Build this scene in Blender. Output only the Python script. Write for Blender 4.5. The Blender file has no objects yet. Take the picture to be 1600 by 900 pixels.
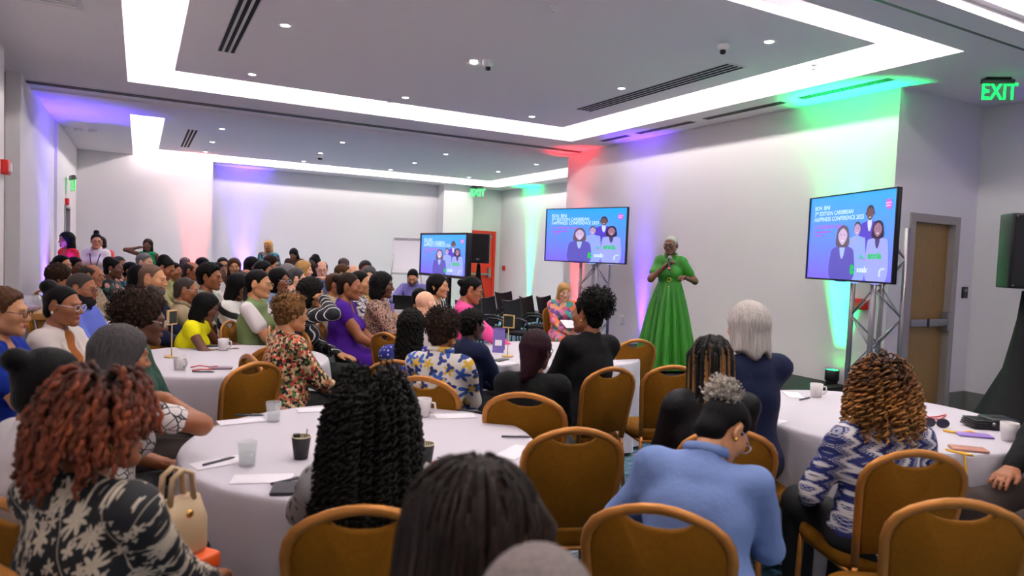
import bpy, math, random
import numpy as np
from mathutils import Matrix, Vector, Euler
random.seed(7); RNG = np.random.default_rng(7)
PI = math.pi
SC = bpy.context.scene; COL = SC.collection

# ------------------------------------------------------------------ camera
FPX, CX, CY, CAMH = 1071.63, 800.0, 450.0, 1.6
def _axes():
    a = np.array([(2770-CX)/FPX, (475-CY)/FPX, 1.0]); b = np.array([(218-CX)/FPX, (376-CY)/FPX, 1.0])
    a /= np.linalg.norm(a); b -= a*np.dot(a, b); b /= np.linalg.norm(b)
    c = np.cross(a, b); c = -c if c[1] > 0 else c
    return np.stack([a, b, c/np.linalg.norm(c)])
RW = _axes(); CAM = np.array([0.0, 0.0, CAMH])
def ray(px, py): return RW @ np.array([(px-CX)/FPX, (py-CY)/FPX, 1.0])
def at(px, py, d): return CAM + ray(px, py)*d
def onz(px, py, z): r = ray(px, py); return CAM + r*((z-CAMH)/r[2])
def onx(px, py, x): r = ray(px, py); return CAM + r*(x/r[0])
def ony(px, py, y): r = ray(px, py); return CAM + r*(y/r[1])
cam = bpy.data.cameras.new('camera'); camo = bpy.data.objects.new('camera', cam); COL.objects.link(camo)
m = Matrix.Identity(4)
for i in range(3):
    m[i][0] = RW[i, 0]; m[i][1] = -RW[i, 1]; m[i][2] = -RW[i, 2]; m[i][3] = CAM[i]
camo.matrix_world = m
cam.sensor_width = 36; cam.lens = FPX*36/1600; cam.clip_start = 0.05; cam.clip_end = 100
cam.dof.use_dof = True; cam.dof.focus_distance = 7.5; cam.dof.aperture_fstop = 2.8
SC.camera = camo
# ------------------------------------------------------------------ world, exposure
w = bpy.data.worlds.new('world'); SC.world = w; w.use_nodes = True
w.node_tree.nodes['Background'].inputs[0].default_value = (.05, .05, .055, 1)
w.node_tree.nodes['Background'].inputs[1].default_value = 0.3
SC.view_settings.view_transform = 'Standard'; SC.view_settings.look = 'None'
SC.view_settings.gamma = 1.0; SC.view_settings.use_curve_mapping = False
SC.view_settings.exposure = 0.6
COVE_W = 9.8          # watts per metre of cove strip
DOWN_W = 42.0          # watts per downlight
# ------------------------------------------------------------------ light helpers
def area(name, loc, rot, sx, sy, power, col=(1, .94, .91), spread=PI):
    l = bpy.data.lights.new(name, 'AREA'); l.shape = 'RECTANGLE'; l.size = sx; l.size_y = sy
    l.energy = power; l.color = col; l.spread = spread
    o = bpy.data.objects.new(name, l); COL.objects.link(o); o.location = loc; o.rotation_euler = rot
    return o
def aim(o, d): o.rotation_euler = Vector(d).to_track_quat('-Z', 'Y').to_euler()
def spot(name, loc, d, power, ang, col, blend=.6, size=.03):
    l = bpy.data.lights.new(name, 'SPOT'); l.energy = power; l.color = col; l.spot_size = ang; l.spot_blend = blend
    l.shadow_soft_size = size
    o = bpy.data.objects.new(name, l); COL.objects.link(o); o.location = loc; aim(o, d); return o

# ------------------------------------------------------------------ materials
MATS = {}
def srgb(r, g, b):
    f = lambda c: (c/255/12.92) if c/255 <= .04045 else ((c/255+.055)/1.055)**2.4
    return (f(r), f(g), f(b), 1.0)
def mat(name, col, rough=.6, metal=0, bump=None, noise=None, emit=None, spec=None, trans=0, sheen=0, alpha=None):
    """col: srgb triple 0-255. bump=(scale,strength,stretch xyz). noise=(scale, amount, stretch)."""
    if name in MATS: return MATS[name]
    m = bpy.data.materials.new(name); m.use_nodes = True; nt = m.node_tree; b = nt.nodes['Principled BSDF']
    c = srgb(*col); b.inputs['Base Color'].default_value = c; b.inputs['Roughness'].default_value = rough
    b.inputs['Metallic'].default_value = metal
    if spec is not None: b.inputs['Specular IOR Level'].default_value = spec
    if trans: b.inputs['Transmission Weight'].default_value = trans; b.inputs['IOR'].default_value = 1.16
    if alpha is not None: b.inputs['Alpha'].default_value = alpha
    if sheen: b.inputs['Sheen Weight'].default_value = sheen
    if emit: b.inputs['Emission Color'].default_value = srgb(*emit[0]); b.inputs['Emission Strength'].default_value = emit[1]
    def tex(scale, st):
        tc = nt.nodes.new('ShaderNodeTexCoord'); mp = nt.nodes.new('ShaderNodeMapping'); n = nt.nodes.new('ShaderNodeTexNoise')
        mp.inputs['Scale'].default_value = st; n.inputs['Scale'].default_value = scale; n.inputs['Detail'].default_value = 3
        nt.links.new(tc.outputs['Object'], mp.inputs[0]); nt.links.new(mp.outputs[0], n.inputs['Vector']); return n
    if noise:
        n = tex(noise[0], noise[2] if len(noise) > 2 else (1, 1, 1)); r = nt.nodes.new('ShaderNodeValToRGB')
        a = noise[1]; r.color_ramp.elements[0].position = .3; r.color_ramp.elements[1].position = .7
        r.color_ramp.elements[0].color = [max(0, x*(1-a)) for x in c[:3]]+[1]; r.color_ramp.elements[1].color = [min(1, x*(1+a)) for x in c[:3]]+[1]
        nt.links.new(n.outputs['Fac'], r.inputs[0]); nt.links.new(r.outputs[0], b.inputs['Base Color'])
    if bump:
        n = tex(bump[0], bump[2] if len(bump) > 2 else (1, 1, 1)); bp = nt.nodes.new('ShaderNodeBump')
        bp.inputs['Strength'].default_value = bump[1]; bp.inputs['Distance'].default_value = .01
        nt.links.new(n.outputs['Fac'], bp.inputs['Height']); nt.links.new(bp.outputs[0], b.inputs['Normal'])
    MATS[name] = m; return m

class NG:
    """small node builder for printed fabrics"""
    def __init__(s, name, rough=.75):
        s.m = bpy.data.materials.new(name); s.m.use_nodes = True; s.nt = s.m.node_tree; s.b = s.nt.nodes['Principled BSDF']
        s.b.inputs['Roughness'].default_value = rough; MATS[name] = s.m
        s.tc = s.nt.nodes.new('ShaderNodeTexCoord')
    def n(s, t, **k):
        n = s.nt.nodes.new('ShaderNode'+t)
        for a, v in k.items(): setattr(n, a, v)
        return n
    def put(s, sock, v):
        if isinstance(v, bpy.types.NodeSocket): s.nt.links.new(v, sock)
        elif v is not None: sock.default_value = v
    def math(s, op, a, b=None, c=None, clamp=False):
        n = s.n('Math', operation=op, use_clamp=clamp); s.put(n.inputs[0], a); s.put(n.inputs[1], b)
        if c is not None: s.put(n.inputs[2], c)
        return n.outputs[0]
    def xyz(s, v):
        n = s.n('SeparateXYZ'); s.put(n.inputs[0], v); return n.outputs
    def map(s, scale=(1, 1, 1), rot=(0, 0, 0), loc=(0, 0, 0), src=None):
        n = s.n('Mapping'); n.inputs['Scale'].default_value = scale; n.inputs['Rotation'].default_value = rot; n.inputs['Location'].default_value = loc
        s.put(n.inputs[0], src if src is not None else s.tc.outputs['Object']); return n.outputs[0]
    def mix(s, f, a, b):
        n = s.n('MixRGB'); s.put(n.inputs[0], f)
        s.put(n.inputs[1], srgb(*a) if isinstance(a, tuple) else a); s.put(n.inputs[2], srgb(*b) if isinstance(b, tuple) else b); return n.outputs[0]
    def vor(s, v, scale, feat='F1', rnd=1., dim='3D'):
        n = s.n('TexVoronoi', feature=feat, voronoi_dimensions=dim); s.put(n.inputs['Vector'], v); n.inputs['Scale'].default_value = scale; n.inputs['Randomness'].default_value = rnd; return n
    def noise(s, v, scale, detail=2):
        n = s.n('TexNoise'); s.put(n.inputs['Vector'], v); n.inputs['Scale'].default_value = scale; n.inputs['Detail'].default_value = detail; return n
    def step(s, v, t, soft=.02):  # 1 where v<t
        n = s.n('MapRange'); s.put(n.inputs[0], v); n.inputs[1].default_value = t-soft; n.inputs[2].default_value = t+soft; n.inputs[3].default_value = 1; n.inputs[4].default_value = 0; return n.outputs[0]
    def out(s, c): s.nt.links.new(c, s.b.inputs['Base Color']); return s.m

def m_flowers(name, base, layers, scale=9, plane='xz', stems=None):
    """layers: list of (scale, petals, radius, colour, offset)"""
    g = NG(name); sw = plane if isinstance(plane, tuple) else (PI/2, 0, 0)
    src = g.map(rot=sw)
    d = g.n('VectorMath', operation='ADD'); nz = g.noise(src, 6, 1); sc = g.n('VectorMath', operation='SCALE'); g.put(sc.inputs[0], nz.outputs['Color']); sc.inputs['Scale'].default_value = .03
    g.put(d.inputs[0], src); g.put(d.inputs[1], sc.outputs[0]); src = d.outputs[0]
    col = g.mix(0.0, base, base)
    if stems:
        v = g.vor(src, stems[0], 'DISTANCE_TO_EDGE', 1., '2D'); f = g.step(v.outputs['Distance'], stems[1], .006)
        col = g.mix(f, col, stems[2])
    for (s, n, r, c, off) in layers:
        mp = g.map(loc=off, src=src); v = g.vor(mp, s, 'F1', .9, '2D')
        sb = g.n('VectorMath', operation='SUBTRACT'); scl = g.n('VectorMath', operation='SCALE'); g.put(scl.inputs[0], mp); scl.inputs['Scale'].default_value = 1.
        g.put(sb.inputs[0], scl.outputs[0]); g.put(sb.inputs[1], v.outputs['Position'])
        x, y, z = g.xyz(sb.outputs[0]); a = g.math('ARCTAN2', y, x)
        cs = g.math('COSINE', g.math('MULTIPLY', a, float(n))); rad = g.math('MULTIPLY_ADD', cs, r*.32, r*.72)
        dd = g.math('SUBTRACT', v.outputs['Distance'], rad); f = g.step(dd, 0.0, .02)
        col = g.mix(f, col, c)
    return g.out(col)
def m_stripes(name, a, b, freq, duty=.5, axis=2, warp=0., rot=(0, 0, 0)):
    g = NG(name); v = g.map(rot=rot); x = g.xyz(v)[axis]
    if warp:
        nz = g.noise(v, 5, 1).outputs['Fac']; x = g.math('MULTIPLY_ADD', nz, warp, x)
    f = g.math('FRACT', g.math('MULTIPLY', x, float(freq))); return g.out(g.mix(g.step(f, duty, .03), a, b))
def m_cells(name, cols, scale, edge=None):
    g = NG(name); v = g.map(); vo = g.vor(v, scale); r = g.n('ValToRGB'); r.color_ramp.interpolation = 'CONSTANT'
    els = r.color_ramp.elements
    while len(els) < len(cols): els.new(.5)
    for i, c in enumerate(cols): els[i].position = i/len(cols); els[i].color = srgb(*c)
    g.put(r.inputs[0], g.xyz(vo.outputs['Color'])[0]); col = r.outputs[0]
    if edge:
        e = g.vor(v, scale, 'DISTANCE_TO_EDGE'); col = g.mix(g.step(e.outputs['Distance'], edge[0], .01), col, edge[1])
    return g.out(col)
def m_dots(name, base, dot, scale, r=.25):
    g = NG(name); v = g.map(rot=(.2, .1, .3)); vo = g.vor(v, scale, 'F1', .35); return g.out(g.mix(g.step(vo.outputs['Distance'], r, .03), base, dot))
def m_blotch(name, a, b, scale, t=.5, stretch=(1, 1, 1)):
    g = NG(name); v = g.map(scale=stretch); n = g.noise(v, scale, 2).outputs['Fac']; return g.out(g.mix(g.step(n, t, .02), a, b))
def m_zigzag(name):
    g = NG(name); v = g.map(); x, y, z = g.xyz(v)
    u = g.math('ADD', x, g.math('MULTIPLY', y, .6))
    zz = g.math('PINGPONG', g.math('MULTIPLY', z, 17.), .5); q = g.math('FRACT', g.math('MULTIPLY_ADD', u, 11., zz))
    band = g.step(g.math('ABSOLUTE', g.math('SUBTRACT', q, .5)), .13, .02)
    tri = g.step(g.math('FRACT', g.math('MULTIPLY', z, 110.)), .4, .1)
    edge = g.math('MULTIPLY', g.step(g.math('ABSOLUTE', g.math('SUBTRACT', q, .5)), .22, .02), tri)
    net = g.math('MULTIPLY', g.step(g.math('FRACT', g.math('MULTIPLY', g.math('ADD', u, z), 95.)), .55, .08), g.step(g.math('FRACT', g.math('MULTIPLY', g.math('SUBTRACT', u, z), 95.)), .55, .08))
    f2 = g.math('MULTIPLY', net, g.step(q, .3, .01))
    c = g.mix(f2, (26, 36, 104), (205, 205, 212)); c = g.mix(edge, c, (205, 200, 205)); c = g.mix(band, c, (212, 206, 206)); return g.out(c)

# ------------------------------------------------------------------ mesh helpers
def mesh_np(name, v, f, smooth=True):
    v = np.asarray(v, np.float32); f = np.asarray(f, np.int32); me = bpy.data.meshes.new(name)
    k = f.shape[1]; me.vertices.add(len(v)); me.vertices.foreach_set('co', v.ravel())
    me.loops.add(f.size); me.loops.foreach_set('vertex_index', f.ravel())
    me.polygons.add(len(f)); me.polygons.foreach_set('loop_start', np.arange(0, f.size, k, dtype=np.int32))
    if smooth: me.polygons.foreach_set('use_smooth', np.ones(len(f), bool))
    me.update(calc_edges=True); return me
def link(name, me, mt=None, parent=None, M=None, loc=None, rot=None):
    o = bpy.data.objects.new(name, me); COL.objects.link(o)
    if mt is not None:
        if me is not None and not me.materials: me.materials.append(None)
        o.material_slots[0].link = 'OBJECT'; o.material_slots[0].material = mt
    if parent is not None: o.parent = parent
    if M is not None: o.matrix_local = M
    if loc is not None: o.location = loc
    if rot is not None: o.rotation_euler = rot
    return o
def tag(o, label, cat, group=None):
    o['label'] = label; o['category'] = cat
    if group: o['group'] = group
    return o
def thing(name, label, cat, loc=(0, 0, 0), rz=0, group=None):
    o = bpy.data.objects.new(name, None); COL.objects.link(o); o.location = loc; o.rotation_euler = (0, 0, rz); o.empty_display_size = .1
    return tag(o, label, cat, group)
class MB:
    def __init__(s): s.v = []; s.f = []; s.sm = []
    def add(s, v, f, smooth=False):
        n = len(s.v); s.v += [tuple(map(float, p)) for p in v]; s.f += [tuple(i+n for i in q) for q in f]; s.sm += [smooth]*len(f); return s
    def box(s, a, b, M=None):
        x0, y0, z0 = a; x1, y1, z1 = b
        v = [(x0, y0, z0), (x1, y0, z0), (x1, y1, z0), (x0, y1, z0), (x0, y0, z1), (x1, y0, z1), (x1, y1, z1), (x0, y1, z1)]
        if M is not None: v = [M @ Vector(p) for p in v]
        return s.add(v, [(0, 3, 2, 1), (4, 5, 6, 7), (0, 1, 5, 4), (1, 2, 6, 5), (2, 3, 7, 6), (3, 0, 4, 7)])
    def tube(s, pts, r, n=8, cap=True, closed=False, flat=None):
        P = [Vector(p) for p in pts]; N = len(P); rr = r if hasattr(r, '__len__') else [r]*N; V = []; up = None
        for i in range(N):
            t = (P[(i+1) % N]-P[i-1]) if closed else (P[min(i+1, N-1)]-P[max(i-1, 0)])
            t.normalize()
            if up is None:
                up = Vector((0, 0, 1)) if abs(t.z) < .9 else Vector((0, 1, 0))
                if flat is not None: up = Vector(flat[0])
            a = up-t*up.dot(t)
            if a.length < 1e-5: a = t.orthogonal()
            a.normalize(); b = t.cross(a); up = a if flat is None else Vector(flat[0])
            k = 1. if flat is None else flat[1]
            for j in range(n):
                q = 2*PI*j/n; V.append(P[i]+a*(math.cos(q)*rr[i]*k)+b*(math.sin(q)*rr[i]))
        F = []
        for i in range(N if closed else N-1):
            i2 = (i+1) % N
            for j in range(n): F.append((i*n+j, i*n+(j+1) % n, i2*n+(j+1) % n, i2*n+j))
        if cap and not closed: F.append(tuple(range(n))[::-1]); F.append(tuple((N-1)*n+j for j in range(n)))
        return s.add(V, F, True)
    def lathe(s, prof, n=24, c=(0, 0, 0), capb=True, capt=False):
        V = []; F = []
        for r, z in prof:
            for j in range(n): V.append((c[0]+r*math.cos(2*PI*j/n), c[1]+r*math.sin(2*PI*j/n), c[2]+z))
        for i in range(len(prof)-1):
            for j in range(n): F.append((i*n+j, i*n+(j+1) % n, (i+1)*n+(j+1) % n, (i+1)*n+j))
        if capb: F.append(tuple(range(n))[::-1])
        if capt: F.append(tuple((len(prof)-1)*n+j for j in range(n)))
        return s.add(V, F, True)
    def prism(s, poly, y0, y1, ax='y', smooth=False):
        """poly: (a,b) list; extruded along axis y (x,z plane) or z (x,y plane) or x (y,z plane)"""
        n = len(poly); g = {'y': lambda p, h: (p[0], h, p[1]), 'z': lambda p, h: (p[0], p[1], h), 'x': lambda p, h: (h, p[0], p[1])}[ax]
        V = [g(p, y0) for p in poly]+[g(p, y1) for p in poly]
        F = [tuple(range(n)), tuple(range(2*n-1, n-1, -1))]+[(i, n+i, n+(i+1) % n, (i+1) % n) for i in range(n)]
        return s.add(V, F, smooth)
    def mesh(s, name, bevel=0, seg=2):
        me = bpy.data.meshes.new(name); me.from_pydata(s.v, [], s.f)
        me.polygons.foreach_set('use_smooth', s.sm); me.update()
        if bevel or True:
            import bmesh
            bm = bmesh.new(); bm.from_mesh(me); bmesh.ops.recalc_face_normals(bm, faces=bm.faces)
            if bevel:
                e = [x for x in bm.edges if len(x.link_faces) == 2 and x.calc_face_angle(0) > .5]
                bmesh.ops.bevel(bm, geom=e, offset=bevel, segments=seg, affect='EDGES', profile=.5)
                for f_ in bm.faces: f_.smooth = True
            bm.to_mesh(me); bm.free(); me.update()
            if bevel:
                try: me.set_sharp_from_angle(angle=.9)
                except Exception: pass
        return me
    def build(s, name, mt, parent=None, bevel=0, seg=2, **k): return link(name, s.mesh(name, bevel, seg), mt, parent, **k)
def struct(o, parent=None):
    o['kind'] = 'structure'; return o
def text_mesh(txt, size, align='LEFT', bold=0.0, ext=0.0):
    cu = bpy.data.curves.new('text', 'FONT'); cu.body = txt; cu.size = size; cu.align_x = align; cu.offset = bold; cu.extrude = ext; cu.resolution_u = 2
    o = bpy.data.objects.new('text', cu); COL.objects.link(o); dg = bpy.context.evaluated_depsgraph_get()
    me = bpy.data.meshes.new_from_object(o.evaluated_get(dg)); bpy.data.objects.remove(o); bpy.data.curves.remove(cu); return me
# ------------------------------------------------------------------ room
H = 3.5
WALL = mat('wall_paint', (226, 221, 222), .9, bump=(180, .04))
CEIL = mat('ceiling_paint', (232, 226, 228), .95)
DARK = mat('black_plastic', (14, 14, 16), .45)
METAL = mat('grey_metal', (150, 148, 150), .4, metal=.6)
def wall(name, a, b):
    o = MB().box(a, b).build(name, WALL); struct(o); return o
# carpet
g = NG('carpet', .95); v = g.map(scale=(1, 5, 1)); n1 = g.noise(v, 3.2, 4).outputs['Fac']
r = g.n('ValToRGB'); e = r.color_ramp.elements; e[0].position = .32; e[0].color = srgb(34, 58, 78); e[1].position = .7; e[1].color = srgb(150, 165, 175)
x = e.new(.47); x.color = srgb(52, 98, 124); x = e.new(.56); x.color = srgb(110, 138, 152); x = e.new(.62); x.color = srgb(52, 62, 100)
g.put(r.inputs[0], n1); CARPET = g.out(r.outputs[0])
struct(MB().box((-1.6, -4.2, -.1), (10.2, 19.0, 0)).build('floor', CARPET))
# walls: stage side, door recess, right, rear
wall('wall_stage', (6.93, 4.45, 0), (7.1, 10.75, 4.3))
XD0, XD1, YD = 7.32, 8.07, 4.45
dw = MB(); dw.box((7.1, YD, 0), (XD0-.09, YD+.2, 4.3)); dw.box((XD1+.09, YD, 0), (8.65, YD+.2, 4.3)); dw.box((XD0-.09, YD, 2.22), (XD1+.09, YD+.2, 4.3))
struct(dw.build('wall_door_recess', WALL))
wall('wall_right', (8.5, -4.2, 0), (8.7, YD, 4.3))
wall('wall_stage_return', (7.1, 10.55, 0), (9.7, 10.75, 4.3))
wall('wall_rear_right', (9.5, 10.75, 0), (9.7, 18.9, 4.3))
wall('wall_rear_left', (-1.4, 17.46, 0), (1.48, 18.9, 4.3))
wall('wall_rear', (1.48, 18.3, 0), (9.7, 18.9, 4.3))
wall('wall_pillar', (7.45, 17.85, 0), (8.35, 18.3, 4.3))
wl = MB(); wl.box((-1.6, 11.1, 0), (-1.24, 13.55, 4.3)); wl.box((-1.6, 13.55, 0), (-1.2, 14.8, 4.3)); wl.box((-1.6, 15.8, 0), (-1.2, 17.5, 4.3)); wl.box((-1.6, 14.8, 2.2), (-1.2, 15.8, 4.3))
struct(wl.build('wall_left_rear', WALL))
wall('wall_left', (-1.5, -4.2, 0), (-1.22, 8.65, 4.3))
PANEL = mat('partition_panel', (176, 168, 164), .85, bump=(300, .05))
lp = MB(); lp.box((-2.0, 8.65, 0), (-1.8, 9.9, 4.3)); lp.box((-2.0, 8.5, 0), (-1.5, 8.65, 4.3)); struct(lp.build('wall_left_pocket', WALL))
MB().box((-1.8, 9.84, 0), (-1.38, 9.9, 3.48)).build('x', PANEL)
o = bpy.data.objects['x']; o.name = 'wall_left_partition_panel'; struct(o)
wall('wall_left_pilaster', (-1.8, 9.9, 0), (-1.24, 11.1, 4.3))
wall('wall_behind_camera', (-1.5, -4.4, 0), (8.7, -4.2, 4.3))
BASE = mat('baseboard_vinyl', (118, 118, 112), .7)
for nm, a, b in [('baseboard_right', (8.48, -4.2, 0), (8.5, YD, .22)), ('baseboard_recess', (XD1+.09, YD-.02, 0), (8.48, YD, .22)), ('baseboard_rear', (1.5, 18.28, 0), (7.45, 18.3, .12)), ('baseboard_left', (-1.22, -4.2, 0), (-1.2, 8.65, .12)), ('baseboard_rear_right', (9.48, 10.75, 0), (9.5, 18.3, .12))]:
    struct(MB().box(a, b).build(nm, BASE))
# ceiling : soffit with three rectangular wells, a floating panel in each
WELLS = [(-.15, 6.22, 3.44, 9.57), (-.15, 8.9, 12.0, 17.45), (-.15, 6.22, -3.4, 2.75)]
ys = sorted({-4.4, 19.0} | {w_[2] for w_ in WELLS} | {w_[3] for w_ in WELLS})
cb = MB()
for y0, y1 in zip(ys[:-1], ys[1:]):
    ym = (y0+y1)/2; hit = [w_ for w_ in WELLS if w_[2] < ym < w_[3]]
    if hit: cb.box((-2, y0, H), (hit[0][0], y1, H+.62)); cb.box((hit[0][1], y0, H), (10, y1, H+.62))
    else: cb.box((-2, y0, H), (10, y1, H+.62))
cb.box((-1.75, 10.22, H-.012), (6.93, 10.26, H)); cb.box((-1.24, 10.75, H-.03), (9.5, 11.3, H))
struct(cb.build('ceiling', CEIL))
tr = MB()
for y in (10.30, 10.38): tr.box((-1.75, y, H-.02), (6.93, y+.03, H))
for x_ in (-1.62, -1.50): tr.box((x_, 8.7, H-.02), (x_+.03, 10.3, H))
struct(tr.build('trim_partition_track', mat('track_metal', (96, 92, 96), .5, metal=.4)))
tr = MB()
for y in (3.02, 3.10): tr.box((-1.2, y, H-.02), (8.5, y+.03, H))
struct(tr.build('trim_partition_track_near', MATS['track_metal']))
# soffit beam step seen at the upper right corner
struct(MB().box((-1.2, 2.8, H-.08), (8.5, 3.0, H)).build('ceiling_beam', CEIL))
COVE = mat('cove_paint', (245, 240, 244), .9)
for i, (x0, x1, y0, y1) in enumerate(WELLS):
    gp = .49; a0, a1, b0, b1 = x0+gp, x1-gp, y0+gp, y1-gp; zt = H+.48
    top = MB().box((x0-.02, y0-.02, zt), (x1+.02, y1+.02, zt+.1)).build('ceiling_well_top_%d' % (i+1), COVE); struct(top)
    fc = MB(); t = .004
    fc.box((x0, y0, H), (x0+t, y1, zt)); fc.box((x1-t, y0, H), (x1, y1, zt)); fc.box((x0, y0, H), (x1, y0+t, zt)); fc.box((x0, y1-t, H), (x1, y1, zt))
    struct(fc.build('trim_cove_%d' % (i+1), COVE))
    pn = MB().box((a0, b0, H+.10), (a1, b1, H+.17)).build('ceiling_panel_%d' % (i+1), CEIL); struct(pn)
    # LED strips lying on the panel's edge, shining outwards and up
    zl = H+.215
    for (cx_, cy_, ln, d) in [((a0+.02), (b0+b1)/2, b1-b0, (-1, 0, .45)), ((a1-.02), (b0+b1)/2, b1-b0, (1, 0, .45)), ((a0+a1)/2, b0+.02, a1-a0, (0, -1, .45)), ((a0+a1)/2, b1-.02, a1-a0, (0, 1, .45))]:
        L = area('cove_strip_light', (cx_, cy_, zl), (0, 0, 0), .06, ln, COVE_W*ln*(1 if i < 2 else .8)); dv = Vector(d).normalized()
        z = -dv; yv = Vector((0, 1, 0)) if abs(d[0]) > 0 else Vector((1, 0, 0)); xv = yv.cross(z)
        L.rotation_euler = Matrix((xv, yv, z)).transposed().to_euler()
# ceiling fixtures -----------------------------------------------------------
GLOW = mat('downlight_lens', (255, 250, 245), .5, emit=((255, 250, 245), 25)); RIM = mat('downlight_rim', (225, 222, 222), .6)
rim_me = MB().lathe([(.036, -.002), (.055, -.006), (.06, -.001), (.06, .01)], 20, capb=False).mesh('downlight_rim'); lens_me = MB().lathe([(.0, -.003), (.04, -.003)], 16, capb=False).mesh('downlight_lens')
dl = []
z1 = H+.10
for x_ in (1.14, 3.03, 4.94):
    for y_ in (4.43, 6.58, 8.67): dl.append((x_, y_, z1, 0))
    for y_ in (1.9, -.3, -2.5): dl.append((x_, y_, z1, 2))
for x_ in (1.24, 3.35, 5.46, 7.6):
    for y_ in (13.06, 14.87, 16.55): dl.append((x_, y_, z1, 1))
def where(i):
    x_, y_, _, b = dl[i]
    bay = ['near bay', 'rear bay', 'bay above the camera'][b]
    xs_ = sorted({d[0] for d in dl if d[3] == b}); ys_ = sorted({d[1] for d in dl if d[3] == b})
    return 'round downlight, %s, %s row from left, %s from the front' % (bay, ['first', 'second', 'third', 'fourth'][xs_.index(x_)], ['first', 'second', 'third'][ys_.index(y_)])
for i, (x_, y_, z_, b) in enumerate(dl):
    if b == 2 and y_ > 3: continue
    t = thing('downlight', where(i), 'downlight', (x_, y_, z_), 0, 'recessed ceiling downlights'); link('rim', rim_me, RIM, t); link('lens', lens_me, GLOW, t)
    spot('downlight_light', (x_, y_, z_-.02), (0, 0, -1), DOWN_W*(1.7 if b == 1 else 1), 2.4, (1, .93, .86), .9, .05)
SLOT = mat('slot_black', (10, 10, 12), .9); WMET = mat('white_metal', (205, 202, 206), .5)
def slot_diffuser(name, label, x0, x1, y0, y1, n, z, dark=WMET):
    t = thing(name, label, 'air diffuser', ((x0+x1)/2, (y0+y1)/2, z), 0, 'ceiling air diffusers'); dx, dy = (x1-x0)/2, (y1-y0)/2; alongy = dy > dx
    MB().box((-dx, -dy, -.003), (dx, dy, .0)).build('frame', WMET, t)
    for k in range(n):
        f0 = -1+2*(k+.22)/n; f1 = -1+2*(k+.78)/n
        b_ = MB().box((dx*f0, -dy*.97, -.006), (dx*f1, dy*.97, -.003)) if alongy else MB().box((-dx*.97, dy*f0, -.006), (dx*.97, dy*f1, -.003))
        b_.build('slot', SLOT, t)
slot_diffuser('slot_diffuser', 'long black slotted air diffuser in near ceiling panel, left side', .68, .86, 5.9, 7.86, 3, z1)
slot_diffuser('slot_diffuser', 'long thin slotted air diffuser in near ceiling panel, stage side', 5.14, 5.40, 5.1, 7.88, 4, z1)
slot_diffuser('slot_diffuser', 'black slotted air diffuser in rear ceiling panel', .72, .90, 13.5, 16.1, 3, z1)
for k, (y0, y1, lb) in enumerate([(4.3, 5.4, 'near the door recess'), (5.6, 6.9, 'left of the green glow'), (7.1, 8.3, 'above the purple light'), (8.5, 9.2, 'beside the red glow')]):
    slot_diffuser('linear_grille', 'linear grey soffit grille along stage wall, ' + lb, 6.5, 6.62, y0, y1, 3, H)
t = thing('return_grille', 'white louvred return air grille at the upper left ceiling corner', 'air grille', (-.75, 6.1, H))
MB().box((-.32, -.75, -.008), (.32, .75, 0)).build('frame', WMET, t)
for k in range(18): MB().box((-.28, -.70+k*.079, -.016), (.28, -.66+k*.079, -.008)).build('slat', RIM, t)
def dome(name, label, cat, p, r, h, mt, lens=True):
    t = thing(name, label, cat, p); MB().lathe([(r, 0), (r, -h*.5), (r*.8, -h), (0, -h)], 20, capb=False).build('housing', mt, t)
    if lens: MB().lathe([(r*.5, -h), (r*.45, -h-.03), (0, -h-.04)], 16, capb=False).build('lens', DARK, t)
    return t
WP = mat('white_plastic', (225, 222, 222), .5)
p = onz(740, 99, z1); q = onz(752, 94, z1)
dome('ceiling_speaker', 'flat white round ceiling sensor with dark rim beside the camera dome', 'sensor', p, .09, .04, WP, False)
dome('security_camera', 'white dome camera in the middle of the near ceiling panel', 'camera', q+np.array([.06, -.04, 0]), .06, .07, WP)
dome('smoke_detector', 'white smoke detector near the stage end of the near ceiling panel', 'smoke detector', onz(1130, 70, z1), .055, .05, WP)
p = onz(500, 242, z1); dome('security_camera', 'small dark dome camera in the rear ceiling panel', 'camera', p, .10, .07, WP)
for (px, py, lb) in [(865, 9, 'at the top of the photo'), (608, 155, 'beside the second downlight'), (1272, 101, 'in the right cove')]:
    t = thing('sprinkler', 'small white ceiling sprinkler head ' + lb, 'sprinkler', onz(px, py, z1)); MB().lathe([(.03, 0), (.03, -.01), (.008, -.012), (.008, -.04), (.022, -.042), (.022, -.046), (0, -.046)], 12, capb=False).build('head', WMET, t)
for px, py, lb in [(122, 201, 'nearest the left wall'), (145, 203, 'next to the first')]:
    dome('smoke_detector', 'white detector on the rear left soffit, ' + lb, 'smoke detector', onz(px, py, H), .07, .05, WP, False)
# doors -----------------------------------------------------------------------
WOOD = mat('door_wood', (150, 116, 64), .45, noise=(6, .10, (14, 14, 1)))
FRAME = mat('door_frame_grey', (158, 150, 146), .5)
fr = MB(); fr.box((XD0-.09, YD-.02, 0), (XD0, YD+.12, 2.22)); fr.box((XD1, YD-.02, 0), (XD1+.09, YD+.12, 2.22)); fr.box((XD0, YD-.02, 2.13), (XD1, YD+.12, 2.22))
d1 = MB().box((XD0, YD+.06, .01), (XD1, YD+.11, 2.13)).build('door_1', WOOD); struct(d1); fr.build('door_frame', FRAME, d1)
bar = MB(); bar.box((XD0+.02, YD-.03, .99), (XD1-.01, YD+.02, 1.07)); bar.box((XD0+.02, YD, .99), (XD0+.08, YD+.06, 1.07)); bar.box((XD1-.06, YD-.04, .93), (XD1-.005, YD+.06, 1.15))
bar.build('push_bar', METAL, d1, bevel=.008); MB().box((XD0+.3, YD-.035, .985), (XD0+.34, YD-.03, 1.075)).build('latch', DARK, d1)
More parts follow.
